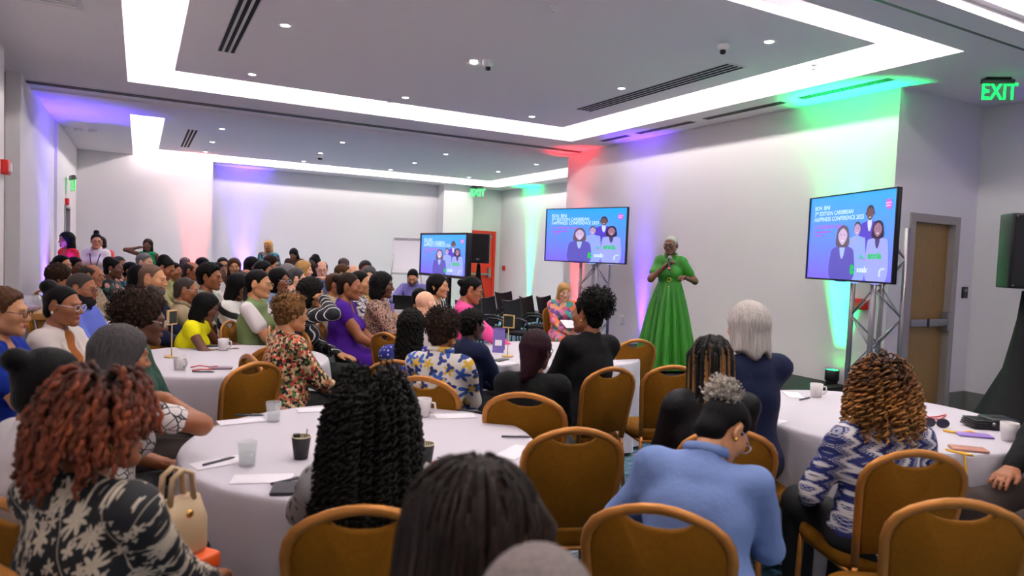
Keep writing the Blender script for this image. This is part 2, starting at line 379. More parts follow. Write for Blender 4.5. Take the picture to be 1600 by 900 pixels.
RED = mat('red_door_paint', (226, 52, 28), .5); y = 18.3
d2 = MB().box((8.42, y-.03, 0), (9.24, y, 2.2)).build('door_2', RED); struct(d2)
fr = MB(); fr.box((8.36, y-.07, 0), (8.42, y, 2.28)); fr.box((9.24, y-.07, 0), (9.32, y, 2.28)); fr.box((8.42, y-.07, 2.2), (9.24, y, 2.28)); fr.build('door_frame', RED, d2)
b_ = MB(); b_.box((8.46, y-.09, .98), (9.18, y-.05, 1.03)); b_.box((9.10, y-.10, .9), (9.18, y-.03, 1.2)); b_.build('push_bar', METAL, d2)
MB().box((8.95, y-.06, 2.08), (9.2, y-.03, 2.15)).build('door_closer', METAL, d2)
d3 = MB().box((-1.42, 14.82, 0), (-1.38, 15.78, 2.18)).build('door_3', mat('window_blue', (90, 150, 215), .3)); struct(d3)
fr = MB(); fr.box((-1.44, 14.8, 0), (-1.18, 14.86, 2.2)); fr.box((-1.44, 15.74, 0), (-1.18, 15.8, 2.2)); fr.box((-1.44, 14.86, 2.15), (-1.18, 15.74, 2.2)); fr.build('door_frame', FRAME, d3)
# stage ------------------------------------------------------------------------
STG = mat('stage_black', (24, 24, 27), .8, bump=(120, .1))
t = thing('stage', 'low black stage platform along the long white wall', 'stage', (0, 0, 0))
k = 0
for y0 in np.arange(4.8, 8.3, 1.2):
    for x0 in (4.52, 5.72): MB().box((x0+.003, y0+.003, .22), (x0+1.197, y0+1.197, .3)).build('deck_panel', STG, t, bevel=.004)
MB().box((4.55, 4.82, 0), (4.58, 8.38, .22)).build('skirt', STG, t); MB().box((4.55, 4.82, 0), (6.91, 4.85, .22)).build('skirt', STG, t)
# exit signs -------------------------------------------------------------------
EXG = mat('exit_green', (20, 245, 90), .4, emit=((20, 250, 90), 1.6)); GLS = mat('clear_acrylic', (215, 235, 225), .15, trans=.85); ALU = mat('brushed_aluminium', (120, 125, 122), .35, metal=.8)
def exit_sign(label, loc, rz, s=1., arrow=True):
    t = thing('exit_sign', label, 'exit sign', loc, rz)
    MB().box((-.13*s, -.025*s, -.02*s), (.13*s, .025*s, 0)).build('bracket', DARK, t)
    MB().tube([(-.17*s, 0, -.045*s), (.17*s, 0, -.045*s)], .03*s, 12).build('housing', ALU, t)
    MB().box((-.165*s, -.004*s, -.26*s), (.165*s, .004*s, -.06*s)).build('panel', GLS, t)
    me = text_mesh('EXIT', .21*s, 'CENTER', .004*s, .001)
    for sg in (1,):
        link('lettering', me, EXG, t, M=Matrix.Translation((.02*s*sg, -.008*s*sg, -.245*s)) @ Euler((PI/2, 0, 0 if sg > 0 else PI)).to_matrix().to_4x4() @ Matrix.Diagonal((.9, 1.25, 1, 1)))
    if arrow: MB().tube([(-.125*s, -.008*s, -.13*s), (-.148*s, -.008*s, -.155*s), (-.125*s, -.008*s, -.18*s)], .006*s, 6).build('arrow', EXG, t)
p = onz(1562, 122, H); q1 = onz(1590, 120, H)
exit_sign('green lit EXIT sign with arrow hanging at upper right above the wooden door', (p[0]-.03, p[1], H), -.62, .85)
exit_sign('small green EXIT sign on the ceiling near the red door', (8.35, 17.62, H), -.5, 1.1, False)
exit_sign('green EXIT sign seen edge on above the left doorway', (-1.1, 15.1, 2.75), PI/2+.25, 1.1, False)
# small wall fittings ------------------------------------------------------------
REDP = mat('red_plastic', (215, 30, 22), .45)
def plate(name, label, cat, a, b, mt, sub=None):
    t = thing(name, label, cat, [(a[i]+b[i])/2 for i in range(3)]); c = [(a[i]+b[i])/2 for i in range(3)]; A = [a[i]-c[i] for i in range(3)]; B = [b[i]-c[i] for i in range(3)]
    MB().box(A, B).build('body', mt, t, bevel=.004)
    if sub: MB().box([sub[0][i]-c[i] for i in range(3)], [sub[1][i]-c[i] for i in range(3)]).build('face', sub[2], t)
p = onx(3, 261, -1.22); plate('fire_strobe', 'red fire alarm strobe on the left wall at the photo edge', 'fire alarm', (-1.22, p[1]-.09, p[2]-.07), (-1.16, p[1]+.09, p[2]+.07), REDP, ((-1.16, p[1]-.04, p[2]-.04), (-1.14, p[1]+.04, p[2]+.04), WP))
p = onx(102, 315, -1.2); plate('fire_strobe', 'small red fire alarm above the left doorway', 'fire alarm', (-1.2, p[1]-.08, p[2]-.06), (-1.14, p[1]+.08, p[2]+.06), REDP)
p = onx(788, 419, 9.5); plate('fire_call_point', 'small red call point on the rear right wall', 'fire alarm', (9.46, p[1]-.06, p[2]-.07), (9.5, p[1]+.06, p[2]+.07), REDP)
p = ony(1506, 457, YD); plate('switch_plate', 'black light switch panel right of the wooden door', 'switch', (p[0]-.05, YD-.02, p[2]-.065), (p[0]+.05, YD, p[2]+.065), DARK, ((p[0]-.03, YD-.024, p[2]+.01), (p[0]+.03, YD-.02, p[2]+.045), METAL))
p = onx(972, 500, 6.93); plate('socket_plate', 'white wall socket on the stage wall left of the speaker', 'socket', (6.915, p[1]-.05, p[2]-.08), (6.93, p[1]+.05, p[2]+.08), WP, ((6.91, p[1]-.03, p[2]-.05), (6.916, p[1]+.03, p[2]+.05), RIM))
p = onx(1344, 475, 6.93); plate('fire_call_box', 'red call box on the stage wall behind the right truss', 'fire alarm', (6.88, p[1]-.1, p[2]-.06), (6.93, p[1]+.1, p[2]+.06), REDP)
# LED uplights ---------------------------------------------------------------------
def uplight(label, loc, d, power, col, ang=.7, lens=(255, 255, 255)):
    t = thing('led_uplight', label, 'uplight', loc, 0, 'LED uplights along the walls')
    MB().lathe([(.06, .03), (.075, .05), (.075, .16), (.07, .165)], 16, capb=True).build('housing', DARK, t); hs_ = t.children[0]; MB().box((-.09, -.01, 0), (.09, .01, .03)).build('foot', DARK, t)
    lm = mat('led_%d_%d_%d' % lens, lens, .4, emit=(lens, 6)); MB().lathe([(0, .16), (.068, .16)], 16, capb=False).build('lens', lm, hs_)
    L = area('uplight_light', (loc[0], loc[1], loc[2]+.19), (0, 0, 0), .14, .14, power*.06, col, ang*1.1); aim(L, d); return L
BLU = (.12, .05, 1.0); GRN = (.0, 1, .22); RDD = (1, .03, .04); PUR = (.16, .035, 1)
p = onx(990, 520, 6.75); uplight('purple LED uplight on the stage behind the woman in green', (6.80, p[1], .0), (.035, 0, 1), 230, PUR, .45, (120, 80, 255))
p = onx(895, 520, 6.75); uplight('red LED uplight at the far end of the stage wall', (6.80, 10.3, .0), (.035, 0, 1), 110, RDD, .4, (255, 60, 60))
uplight('green LED uplight behind the right screen truss', (6.80, 4.95, .3), (.035, -.0, 1), 420, GRN, .5, (30, 255, 110))
p = onx(825, 440, 9.45); uplight('green LED uplight at the rear right wall behind the black chairs', (9.38, p[1], 0), (.035, 0, 1), 260, GRN, .36, (30, 255, 110))
uplight('blue LED uplight on the floor by the left rear wall', (-1.11, 12.3, 0), (-.035, .0, 1), 430, BLU, .9, (90, 70, 255))
p = ony(388, 420, 18.1); uplight('blue LED uplight at the rear wall', (p[0]-.1, 18.17, 0), (0, .035, 1), 220, BLU, .42, (90, 70, 255))
p = ony(305, 420, 17.3); uplight('red LED uplight at the rear left wall', (p[0], 17.33, 0), (0, .035, 1), 110, RDD, .42, (255, 60, 60))
uplight('purple LED uplight by the right wall out of the corner', (8.3, 2.9, 0), (.05, 0, 1), 80, PUR, .6, (120, 80, 255))
# ------------------------------------------------------------------ banquet chairs
PAD = mat('chair_fabric_gold', (120, 76, 10), .85, bump=(260, .25), noise=(60, .08), spec=.15)
GOLD = mat('chair_frame_gold', (174, 112, 46), .32, metal=.45, noise=(20, .06))
SEATH = .46
def chair_meshes():
    half = [(.172, -.02), (.186, .12), (.200, .28), (.203, .325), (.196, .365), (.176, .398), (.14, .424), (.09, .444), (.045, .455), (0, .459)]
    out = half+[(-a, b) for a, b in half[-2::-1]]
    tilt = .17
    def bk(x, z, d=0.): return (x, -.205-d-math.sin(tilt)*z*1.0+.0*x, SEATH+z*math.cos(tilt))
    M = {}
    fr = MB().tube([bk(a, b) for a, b in out], .0165, 8, flat=((0, 1, 0), .8)); M['back_frame'] = fr.mesh('back_frame')
    ins = [(x*.945, z-(.010 if z > .3 else 0)) for x, z in half]
    top = [(.120, .430), (.104, .434), (.092, .422), (.068, .407), (.035, .398), (0, .396)]
    poly = [(.160, .03)]+ins[1:6]+[(.145, .418)]+top; poly = poly+[(-a, b) for a, b in poly[-2::-1]]
    n = len(poly); V = []; F = []; cx0, cz0 = 0, .2
    rings = [(.96, -.012), (1.0, -.005), (1.0, .014), (.95, .028), (.8, .036), (.4, .04)]
    for s_, d in rings:
        for x_, z_ in poly: V.append(bk(x_*s_, cz0+(z_-cz0)*s_, -d))
    for i in range(len(rings)-1):
        for j in range(n): F.append((i*n+j, i*n+(j+1) % n, (i+1)*n+(j+1) % n, (i+1)*n+j))
    V.append(bk(0, cz0, -.04)); c = len(V)-1; L = (len(rings)-1)*n
    F += [(L+j, L+(j+1) % n, c) for j in range(n)]
    V.append(bk(0, cz0, .012)); c = len(V)-1; F += [((j+1) % n, j, c) for j in range(n)]
    M['back_pad'] = MB().add(V, F, True).mesh('back_pad')
    V = []; F = []; n = 32; rings = [(.93, -.065), (1., -.055), (1.02, -.03), (1.0, -.008), (.93, .006), (.6, .014), (.2, .016)]
    for s_, z in rings:
        for j in range(n):
            a = 2*PI*j/n; ex = .45; cx_, sy = math.cos(a), math.sin(a)
            x_ = math.copysign(abs(cx_)**ex, cx_)*.215*s_; y_ = math.copysign(abs(sy)**ex, sy)*.21*s_; x_ *= 1+.06*(y_/.2); V.append((x_, .02+y_, SEATH+z))
    for i in range(len(rings)-1):
        for j in range(n): F.append((i*n+j, i*n+(j+1) % n, (i+1)*n+(j+1) % n, (i+1)*n+j))
    F.append(tuple(range(n))[::-1]); F.append(tuple((len(rings)-1)*n+j for j in range(n))); M['seat'] = MB().add(V, F, True).mesh('seat')
    M['legs'] = []
    for sx in (-1, 1):
        M['legs'].append(MB().tube([(sx*.172, -.203, SEATH-.03), (sx*.18, -.21, .3), (sx*.185, -.25, .0)], .0125, 7).mesh('leg'))
        M['legs'].append(MB().tube([(sx*.195, .19, SEATH-.06), (sx*.195, .205, .2), (sx*.195, .215, 0)], .0125, 7).mesh('leg'))
    b = MB()
    for sx in (-1, 1): b.tube([(sx*.178, -.21, .40), (sx*.195, .195, .39)], .010, 6)
    b.tube([(-.195, .19, .385), (.195, .19, .385)], .010, 6); b.tube([(-.176, -.208, .40), (.176, -.208, .40)], .010, 6); M['seat_rail'] = b.mesh('seat_rail')
    return M
CH = chair_meshes(); CHN = [0]
def banquet_chair(x, y, deg, label, group='gold banquet chairs'):
    """deg: heading the sitter faces (world), 0 = +X"""
    t = thing('banquet_chair', label, 'chair', (x, y, 0), math.radians(deg)-PI/2, group)
    link('seat', CH['seat'], PAD, t); link('back_pad', CH['back_pad'], PAD, t); link('back_frame', CH['back_frame'], GOLD, t); link('seat_rail', CH['seat_rail'], GOLD, t)
    for l in CH['legs']: link('leg', l, GOLD, t)
    CHN[0] += 1; return t
# ------------------------------------------------------------------ black stacking armchairs
BMESH = mat('black_mesh_fabric', (17, 17, 19), .8, bump=(400, .5)); BFR = mat('black_frame', (12, 12, 13), .35)
def black_chair_meshes():
    M = {}
    V = []; F = []; nx, nz = 9, 9
    for side in (0, 1):
        for k in range(nz+1):
            for i in range(nx+1):
                u = -1+2*i/nx; w_ = k/nz; x_ = u*(.215+.02*w_); z_ = .50+.40*w_+.035*w_*w_*u*u; y_ = -.22-.10*w_+.035*u*u-.012*side; V.append((x_, y_, z_))
    S = (nx+1)*(nz+1)
    for k in range(nz):
        for i in range(nx):
            a = k*(nx+1)+i; q = (a, a+1, a+nx+2, a+nx+1); F.append(q); F.append(tuple(S+t for t in q[::-1]))
    M['backrest'] = MB().add(V, F, True).mesh('backrest')
    edge = [V[k*(nx+1)] for k in range(nz+1)]+[V[nz*(nx+1)+i] for i in range(1, nx+1)]+[V[k*(nx+1)+nx] for k in range(nz-1, -1, -1)]
    M['back_frame'] = MB().tube([Vector(p)+Vector((0, -.006, 0)) for p in edge], .013, 6).mesh('back_frame')
    b = MB().box((-.23, -.2, .42), (.23, .24, .48)); M['seat'] = b.mesh('seat', .025, 3)
    M['arm'] = [MB().tube([(s*.25, -.22, .5), (s*.27, -.2, .62), (s*.275, -.12, .675), (s*.275, .05, .68), (s*.275, .17, .65), (s*.27, .2, .58), (s*.25, .16, .46)], .017, 7).mesh('armrest') for s in (-1, 1)]
    M['leg'] = [MB().tube([(s*.235, yy, .45), (s*.25, yy+dy, 0)], .011, 6).mesh('leg') for s in (-1, 1) for yy, dy in ((.18, .05), (-.2, -.06))]
    return M
BC = black_chair_meshes()
def black_chair(x, y, deg, label):
    t = thing('stacking_armchair', label, 'chair', (x, y, 0), math.radians(deg)-PI/2, 'empty black armchairs beside the stage')
    link('seat', BC['seat'], BMESH, t); link('backrest', BC['backrest'], BMESH, t); link('back_frame', BC['back_frame'], BFR, t)
    for a in BC['arm']: link('armrest', a, BFR, t)
    for a in BC['leg']: link('leg', a, BFR, t)
for i, (px, py, Z, deg, lb) in enumerate([(655+0, 0, 0, 0, '')][:0] + [
    (752, 492, 9.6, -75, 'nearest the woman in the pink blazer'), (783, 494, 10.6, -60, 'second of the row, with its arm overlapping the first'),
    (806, 478, 12.2, -65, 'in the back row beside the green light'), (823, 497, 10.2, -62, 'at the front with the widest arm loop'),
    (846, 488, 11.2, -55, 'second from the seated blonde woman'), (872, 492, 11.4, -60, 'right behind the seated blonde woman')]):
    p = at(px, py, Z); p = onz(px, py, .45) if i < 0 else p
    black_chair(p[0], p[1], deg, 'empty black mesh back armchair ' + lb)
# ------------------------------------------------------------------ round tables
CLOTH = mat('white_tablecloth', (194, 188, 196), .8, bump=(500, .08))
TOPW = mat('table_plywood', (140, 105, 70), .7)
def round_table(x, y, label, R=.76, z=.75, seed=0):
    rng = np.random.default_rng(seed); t = thing('round_table', label, 'table', (x, y, 0), 0, 'round tables under white cloths')
    na = 192; rows = []; a = np.arange(na)*2*PI/na; ph = rng.uniform(0, 6.28, 6)
    for r in (.25, .5, .75, .95): rows.append((R*r, z, 0))
    for r, dz in ((.992, 0.), (1.0, -.006), (1.006, -.018)): rows.append((R*r, z+dz, 0))
    for k in range(1, 15): rows.append((R*(1.008+.05*k/14), z-.018-(z-.05)*k/14, (k/14)**.8))
    V = [(0, 0, z)]; F = []
    fold = sum(np.sin(a*n+p)*w_ for n, p, w_ in zip((9, 14, 19, 23, 31, 6), ph, (.35, .5, .35, .3, .15, .3)))
    for r, zz, w_ in rows:
        rr = r+w_*.038*fold
        V += list(zip(rr*np.cos(a), rr*np.sin(a), np.full(na, zz)))
    for j in range(na): F.append((0, 1+j, 1+(j+1) % na))
    for i in range(len(rows)-1):
        for j in range(na): F.append((1+i*na+j, 1+(i+1)*na+j, 1+(i+1)*na+(j+1) % na, 1+i*na+(j+1) % na))
    MB().add(V, F, True).build('tablecloth', CLOTH, t)
    MB().lathe([(R-.02, z-.03), (R-.015, z-.006)], 48, capt=True).build('tabletop', TOPW, t)
    for k in range(4):
        q = k*PI/2+.4; MB().tube([(R*.62*math.cos(q), R*.62*math.sin(q), 0), (R*.6*math.cos(q), R*.6*math.sin(q), z-.03)], .014, 6).build('leg', METAL, t)
    return t
TB = {'T1': (.9, 2.95), 'T2': (.55, 5.45), 'T3': (3.75, 2.45), 'T4': (3.25, 5.15), 'T5': (.35, 7.95), 'T6': (2.6, 8.2)}
for i, (k, lb) in enumerate([('T1', 'large round white clothed table in the left foreground with two black paper cups'), ('T2', 'round white clothed table behind the two empty chairs, with a wooden card stand'), ('T3', 'round white clothed table at right under the ginger haired woman'), ('T4', 'round white clothed table in the centre with a purple card'), ('T5', 'round white clothed table with a glass of orange juice'), ('T6', 'round white clothed table beside the woman in purple')]):
    round_table(*TB[k], lb, seed=i)
# ------------------------------------------------------------------ screens
def emis(name, col, s): return mat(name, (10, 10, 14), .3, emit=(col, s))
def screen_mat():
    g = NG('screen_gradient', .25); v = g.tc.outputs['Generated']; x, y, z = g.xyz(v)
    r = g.n('ValToRGB'); e = r.color_ramp.elements; e[0].position = .05; e[0].color = srgb(112, 96, 246); e[1].position = .95; e[1].color = srgb(30, 150, 248); k = e.new(.5); k.color = srgb(84, 128, 248)
    f = g.math('ADD', g.math('MULTIPLY', z, .9), g.math('MULTIPLY', x, .1)); g.put(r.inputs[0], f)
    g.b.inputs['Base Color'].default_value = (.01, .01, .02, 1); g.nt.links.new(r.outputs[0], g.b.inputs['Emission Color']); g.b.inputs['Emission Strength'].default_value = .95
    return g.m
SCR = screen_mat()
def blob(pts, n=40):
    """closed smooth outline through control points"""
    P = np.array(pts, float); m_ = len(P); out = []
    for i in range(m_):
        p0, p1, p2, p3 = P[i-1], P[i], P[(i+1) % m_], P[(i+2) % m_]
        for t in np.linspace(0, 1, 6, endpoint=False):
            out.append(.5*((2*p1)+(-p0+p2)*t+(2*p0-5*p1+4*p2-p3)*t*t+(-p0+3*p1-3*p2+p3)*t**3))
    return out
def slide(t, W, Hh, yf):
    """flat printed picture on the panel, drawn as thin emissive layers"""
    def L(poly, col, d, s=.85, nm='picture'):
        q = [(x_*W-W/2, z_*Hh-Hh/2) for x_, z_ in poly]
        n = len(q); MB().add([(a, yf-d, b) for a, b in q], [tuple(range(n))]).build(nm, emis('px_%d_%d_%d' % col, col, s), t)
    def head(cx_, cz, w_, hair, skin, coat, longh, shirt, dx=0, d0=.001, sc=1., low=.02):
        h_ = w_*1.9*sc
        L(blob([(cx_-w_*1.15, low), (cx_-w_*1.2, cz-h_*.95), (cx_-w_*.75, cz-h_*.62), (cx_, cz-h_*.5), (cx_+w_*.75, cz-h_*.62), (cx_+w_*1.2, cz-h_*.95), (cx_+w_*1.15, low)]), coat, d0)
        if shirt: L(blob([(cx_-w_*.25, cz-h_*.5), (cx_+w_*.25, cz-h_*.5), (cx_+w_*.2, cz-h_*1.0), (cx_, cz-h_*1.25), (cx_-w_*.2, cz-h_*1.0)]), shirt, d0+.0004)
        hw = w_*.62 if longh else w_*.5; hb = cz-h_*(.55 if longh else .1)
        L(blob([(cx_-hw, hb), (cx_-hw, cz+h_*.15), (cx_-hw*.6, cz+h_*.48), (cx_, cz+h_*.56), (cx_+hw*.6, cz+h_*.48), (cx_+hw, cz+h_*.15), (cx_+hw, hb)]), hair, d0+.0008)
        L(blob([(cx_-w_*.42+dx, cz+h_*.15), (cx_-w_*.4+dx, cz-h_*.2), (cx_+dx, cz-h_*.5), (cx_+w_*.4+dx, cz-h_*.2), (cx_+w_*.42+dx, cz+h_*.15), (cx_+dx, cz+h_*.4)]), skin, d0+.0012)
        for s_ in (-1, 1): L(blob([(cx_+dx+s_*w_*.18-w_*.06, cz+h_*.04), (cx_+dx+s_*w_*.18, cz+h_*.07), (cx_+dx+s_*w_*.18+w_*.06, cz+h_*.04), (cx_+dx+s_*w_*.18, cz+h_*.02)]), (40, 34, 50), d0+.0016)
        L(blob([(cx_+dx-w_*.15, cz-h_*.26), (cx_+dx, cz-h_*.245), (cx_+dx+w_*.15, cz-h_*.26), (cx_+dx, cz-h_*.31)]), (235, 225, 240), d0+.0016)
    head(.735, .76, .085, (44, 34, 46), (104, 72, 70), (78, 58, 190), False, (200, 205, 250), low=.30, d0=.001)
    head(.605, .59, .080, (70, 58, 80), (176, 148, 186), (140, 160, 240), False, None, low=.02, d0=.003)
    head(.830, .58, .090, (38, 26, 48), (150, 108, 130), (150, 158, 235), True, (70, 56, 110), low=.02, d0=.005)
    head(.445, .52, .115, (92, 78, 92), (196, 170, 205), (88, 80, 176), True, (160, 180, 245), low=.01, d0=.007)
    def T(txt, x_, z_, size, col, s=1., bold=0.0, d=.0125, nm='lettering'):
        me = text_mesh(txt, size, 'LEFT', bold); link(nm, me, emis('tx_%d_%d_%d' % col, col, s), t, M=Matrix.Translation((x_*W-W/2, yf-d, z_*Hh-Hh/2)) @ Euler((PI/2, 0, 0)).to_matrix().to_4x4())
    k = W/1.5
    T('BON', .075, .845, .066*k, (190, 222, 255), .9, .001); T('BINI', .192, .845, .066*k, (190, 222, 255), .9, .001); T('3', .075, .775, .066*k, (190, 222, 255), .9, .001); T('RD', .098, .80, .034*k, (190, 222, 255), .9, .001); T('EDITION CARIBBEAN', .14, .775, .066*k, (190, 222, 255), .9, .001); T('HAPPINESS CONFERENCE 2025', .075, .705, .066*k, (190, 222, 255), .9, .001)
    T('OCTOBER 3RD, 2025', .105, .615, .052*k, (190, 70, 215), .8, .001); L([(.105, .565), (.29, .565), (.29, .58), (.105, .58)], (190, 70, 215), .0125, .75, 'small_print'); L([(.105, .522), (.19, .522), (.19, .537), (.105, .537)], (190, 70, 215), .0125, .75, 'small_print')
    MB().box((.08*W-W/2, yf-.0135, .51*Hh-Hh/2), (.084*W-W/2, yf-.0125, .66*Hh-Hh/2)).build('rule', emis('tx_190_70_215', (190, 70, 215), .8), t)
    T('soab:', .635, .10, .085*k, (205, 225, 255), .95, .002); T('ennia', .745, .255, .10*k, (30, 190, 95), .8, .004)
    L(blob([(.56, .08), (.56, .17), (.585, .18), (.605, .15), (.59, .125), (.608, .10), (.59, .075)]), (30, 190, 90), .0125, .8, 'logo')
    L(blob([(.87, .06), (.868, .12), (.895, .155), (.935, .15), (.92, .135), (.895, .13), (.885, .10), (.89, .065)]), (185, 205, 255), .0125, .85, 'logo')
    L(blob([(.90, .84), (.925, .785), (.955, .80), (.965, .85), (.94, .895), (.91, .89)]), (196, 90, 200), .0125, .8, 'logo')
    L([(.905, .86), (.955, .865), (.952, .85), (.905, .845)], (245, 190, 235), .0129, .8, 'logo'); L([(.905, .83), (.95, .835), (.945, .82), (.91, .815)], (245, 190, 235), .0129, .8, 'logo')
    L([(.635, .245), (.725, .245), (.725, .252), (.635, .252)], (205, 90, 200), .0125, .7, 'small_print'); L(blob([(.66, .26), (.67, .30), (.69, .28), (.70, .26), (.68, .25)]), (60, 190, 160), .0125, .8, 'logo')
BEZ = mat('screen_bezel', (10, 10, 14), .35)
def tv(name, label, l, r, hh, bez=.012, thick=.03, dim=1.):
    zl = hh*FPX/(l[2]-l[1]); zr = hh*FPX/(r[2]-r[1]); a = at(l[0], (l[1]+l[2])/2, zl); b = at(r[0], (r[1]+r[2])/2, zr)
    c = (a+b)/2; d = b-a; W = math.hypot(d[0], d[1]); t = thing(name, label, 'screen', (c[0], c[1], c[2]), math.atan2(d[1], d[0]))
    MB().box((-W/2, 0, -hh/2), (W/2, thick, hh/2)).build('housing', BEZ, t, bevel=.004)
    sw, sh = W-2*bez, hh-2*bez
    dp = MB().box((-sw/2, -.003, -sh/2), (sw/2, .002, sh/2)).build('display', SCR, t)
    slide(dp, sw, sh, -.0035)
    bz = MB(); e = -.018
    bz.box((-W/2, e, hh/2-bez), (W/2, 0, hh/2)); bz.box((-W/2, e, -hh/2), (W/2, 0, -hh/2+bez*1.4)); bz.box((-W/2, e, -hh/2), (-W/2+bez, 0, hh/2)); bz.box((W/2-bez, e, -hh/2), (W/2, 0, hh/2)); bz.build('bezel', BEZ, t)
    return t, c, W, math.atan2(d[1], d[0])
ALT = mat('truss_aluminium', (168, 162, 166), .35, metal=.85)
def truss(label, c, rz, z0, z1, w_=.29):
    t = thing('truss_tower', label, 'truss', (c[0], c[1], z0), rz); h_ = z1-z0; s_ = w_/2
    MB().box((-.26, -.26, 0), (.26, .26, .015)).build('base_plate', DARK, t)
    cor = [(-s_, -s_), (s_, -s_), (s_, s_), (-s_, s_)]
    for x_, y_ in cor: MB().tube([(x_, y_, .015), (x_, y_, h_)], .025, 10).build('chord', ALT, t)
    n = max(3, int(h_/.26))
    for i in range(4):
        a, b = cor[i], cor[(i+1) % 4]
        for k in range(n):
            z_, zz = .03+(h_-.05)*k/n, .03+(h_-.05)*(k+1)/n; p, q = (a, b) if (k+i) % 2 == 0 else (b, a)
            MB().tube([(p[0], p[1], z_), (q[0], q[1], zz)], .009, 6).build('brace', ALT, t)
    return t
t, c, W, rz = tv('screen', 'large slanted flat screen at right on a truss, showing the conference slide', (1264, 311, 436), (1401, 291, 444), .85)
n_ = np.array([-math.sin(rz), math.cos(rz)]); u_ = np.array([math.cos(rz), math.sin(rz)])
tc_ = c[:2]+n_*.27+u_*.10; truss('aluminium truss tower carrying the right screen in front of the green light', tc_, rz, 0.0, c[2]+.1, .31)
t, c, W, rz = tv('screen', 'large flat screen in the middle on a truss beside the stage wall', (853, 327, 408), (980, 323, 413), .85)
n_ = np.array([-math.sin(rz), math.cos(rz)]); u_ = np.array([math.cos(rz), math.sin(rz)]); tc_ = c[:2]+n_*.25+u_*.05; truss('aluminium truss tower under the middle screen', tc_, rz, 0.0, c[2]+.1, .33)
t, c, W, rz = tv('display_stand', 'thick framed touch display on a black floor stand at the rear', (657, 365, 430), (730, 363, 436), .80, .035, .09)
zb = -c[2]
for s_ in (-.16, .16): MB().box((s_-.05, .03, zb+.06), (s_+.05, .09, 0)).build('post', DARK, t)
MB().box((-.16, .035, -.62), (.16, .08, -.56)).build('crossbar', DARK, t); MB().box((-.5, -.25, zb+.02), (.5, .35, zb+.06)).build('base', DARK, t)
# ------------------------------------------------------------------ loudspeakers on skirted stands
GRILLE = mat('speaker_grille', (16, 17, 20), .7, bump=(900, .6)); SKIRT = mat('black_stretch_cloth', (9, 9, 11), .9)
def pa(label, slabel, loc, rz, w_=.36, h_=.62, d=.36, z=1.5, spread=.55):
    t = thing('loudspeaker', label, 'loudspeaker', (loc[0], loc[1], z), rz)
    MB().prism([(-w_/2, -d/2), (w_/2, -d/2), (w_/2, d*.1), (w_*.28, d/2), (-w_*.28, d/2), (-w_/2, d*.1)], 0, h_, 'z').build('cabinet', DARK, t, bevel=.012)
    MB().box((-w_/2+.02, -d/2-.012, .02), (w_/2-.02, -d/2+.002, h_-.02)).build('grille', GRILLE, t)
    MB().box((-.03, -d/2-.016, .06), (.03, -d/2-.011, .09)).build('badge', METAL, t)
    for sx in (-1, 1):
        for zz in (.025, h_-.025): MB().lathe([(.006, 0), (.006, .004), (0, .005)], 8, capb=False).build('screw', METAL, t, M=Matrix.Translation((sx*(w_/2-.03), -d/2-.012, zz)) @ Euler((PI/2, 0, 0)).to_matrix().to_4x4())
    s_ = thing('speaker_stand', slabel, 'speaker stand', (loc[0], loc[1], 0), rz)
    MB().tube([(0, 0, .02), (0, 0, z)], .018, 8).build('pole', DARK, s_)
    V = []; F = []; n = 24
    for zz, r in ((z-.02, .03), (z-.25, .05), (z*.55, .14), (z*.3, .32), (.02, spread)):
        for j in range(n):
            a = 2*PI*j/n; k = .72+.28*math.cos(1.5*a)**2 if r > .1 else 1; V.append((r*k*math.cos(a), r*k*math.sin(a), zz))
    for i in range(4):
        for j in range(n): F.append((i*n+j, i*n+(j+1) % n, (i+1)*n+(j+1) % n, (i+1)*n+j))
    MB().add(V, F, True).build('skirt', SKIRT, s_)
    for k in range(3):
        a = 2*PI*k/3; MB().tube([(0, 0, .5), (spread*.7*math.cos(a), spread*.7*math.sin(a), .01)], .01, 6).build('leg', DARK, s_)
p = at(748, 411, 13.2); pa('black loudspeaker on a skirted stand in front of the red door', 'stand with tapering black skirt in front of the red door', p, -.55, .42, .56, .40, p[2], .40)
p = at(1604, 451, 5.6); pa('black loudspeaker with metal grille cut by the right photo edge', 'stand with wide black cloth skirt at the right photo edge', p, -.75, .42, .60, .38, p[2], .62)
# ------------------------------------------------------------------ flip chart
p = at(636, 398, 15.5); t = thing('flip_chart', 'white flip chart board on a tripod against the rear wall', 'flip chart', (p[0], p[1], 0), -.45)
PAPER = mat('white_paper', (232, 226, 230), .8); rot = Matrix.Rotation(.14, 4, 'X')
Mx = Matrix.Translation((0, 0, p[2])) @ Matrix.Rotation(-.16, 4, 'X')
link('board', MB().box((-.34, 0, -.42), (.34, .02, .42)).mesh('board'), WP, t, M=Mx); link('paper', MB().box((-.30, -.008, -.34), (.30, -.001, .34)).mesh('paper'), PAPER, t, M=Mx)
link('clamp', MB().box((-.30, -.025, .34), (.30, .0, .38)).mesh('clamp'), METAL, t, M=Mx); link('tray', MB().box((-.34, -.07, -.45), (.34, .02, -.42)).mesh('tray'), METAL, t, M=Mx)
for x_, y_, x2, y2 in ((-.3, .0, -.42, -.3), (.3, 0, .42, -.3), (0, .1, 0, .55)): MB().tube([(x_, y_, p[2]), (x2, y2, 0)], .014, 6).build('leg', METAL, t)
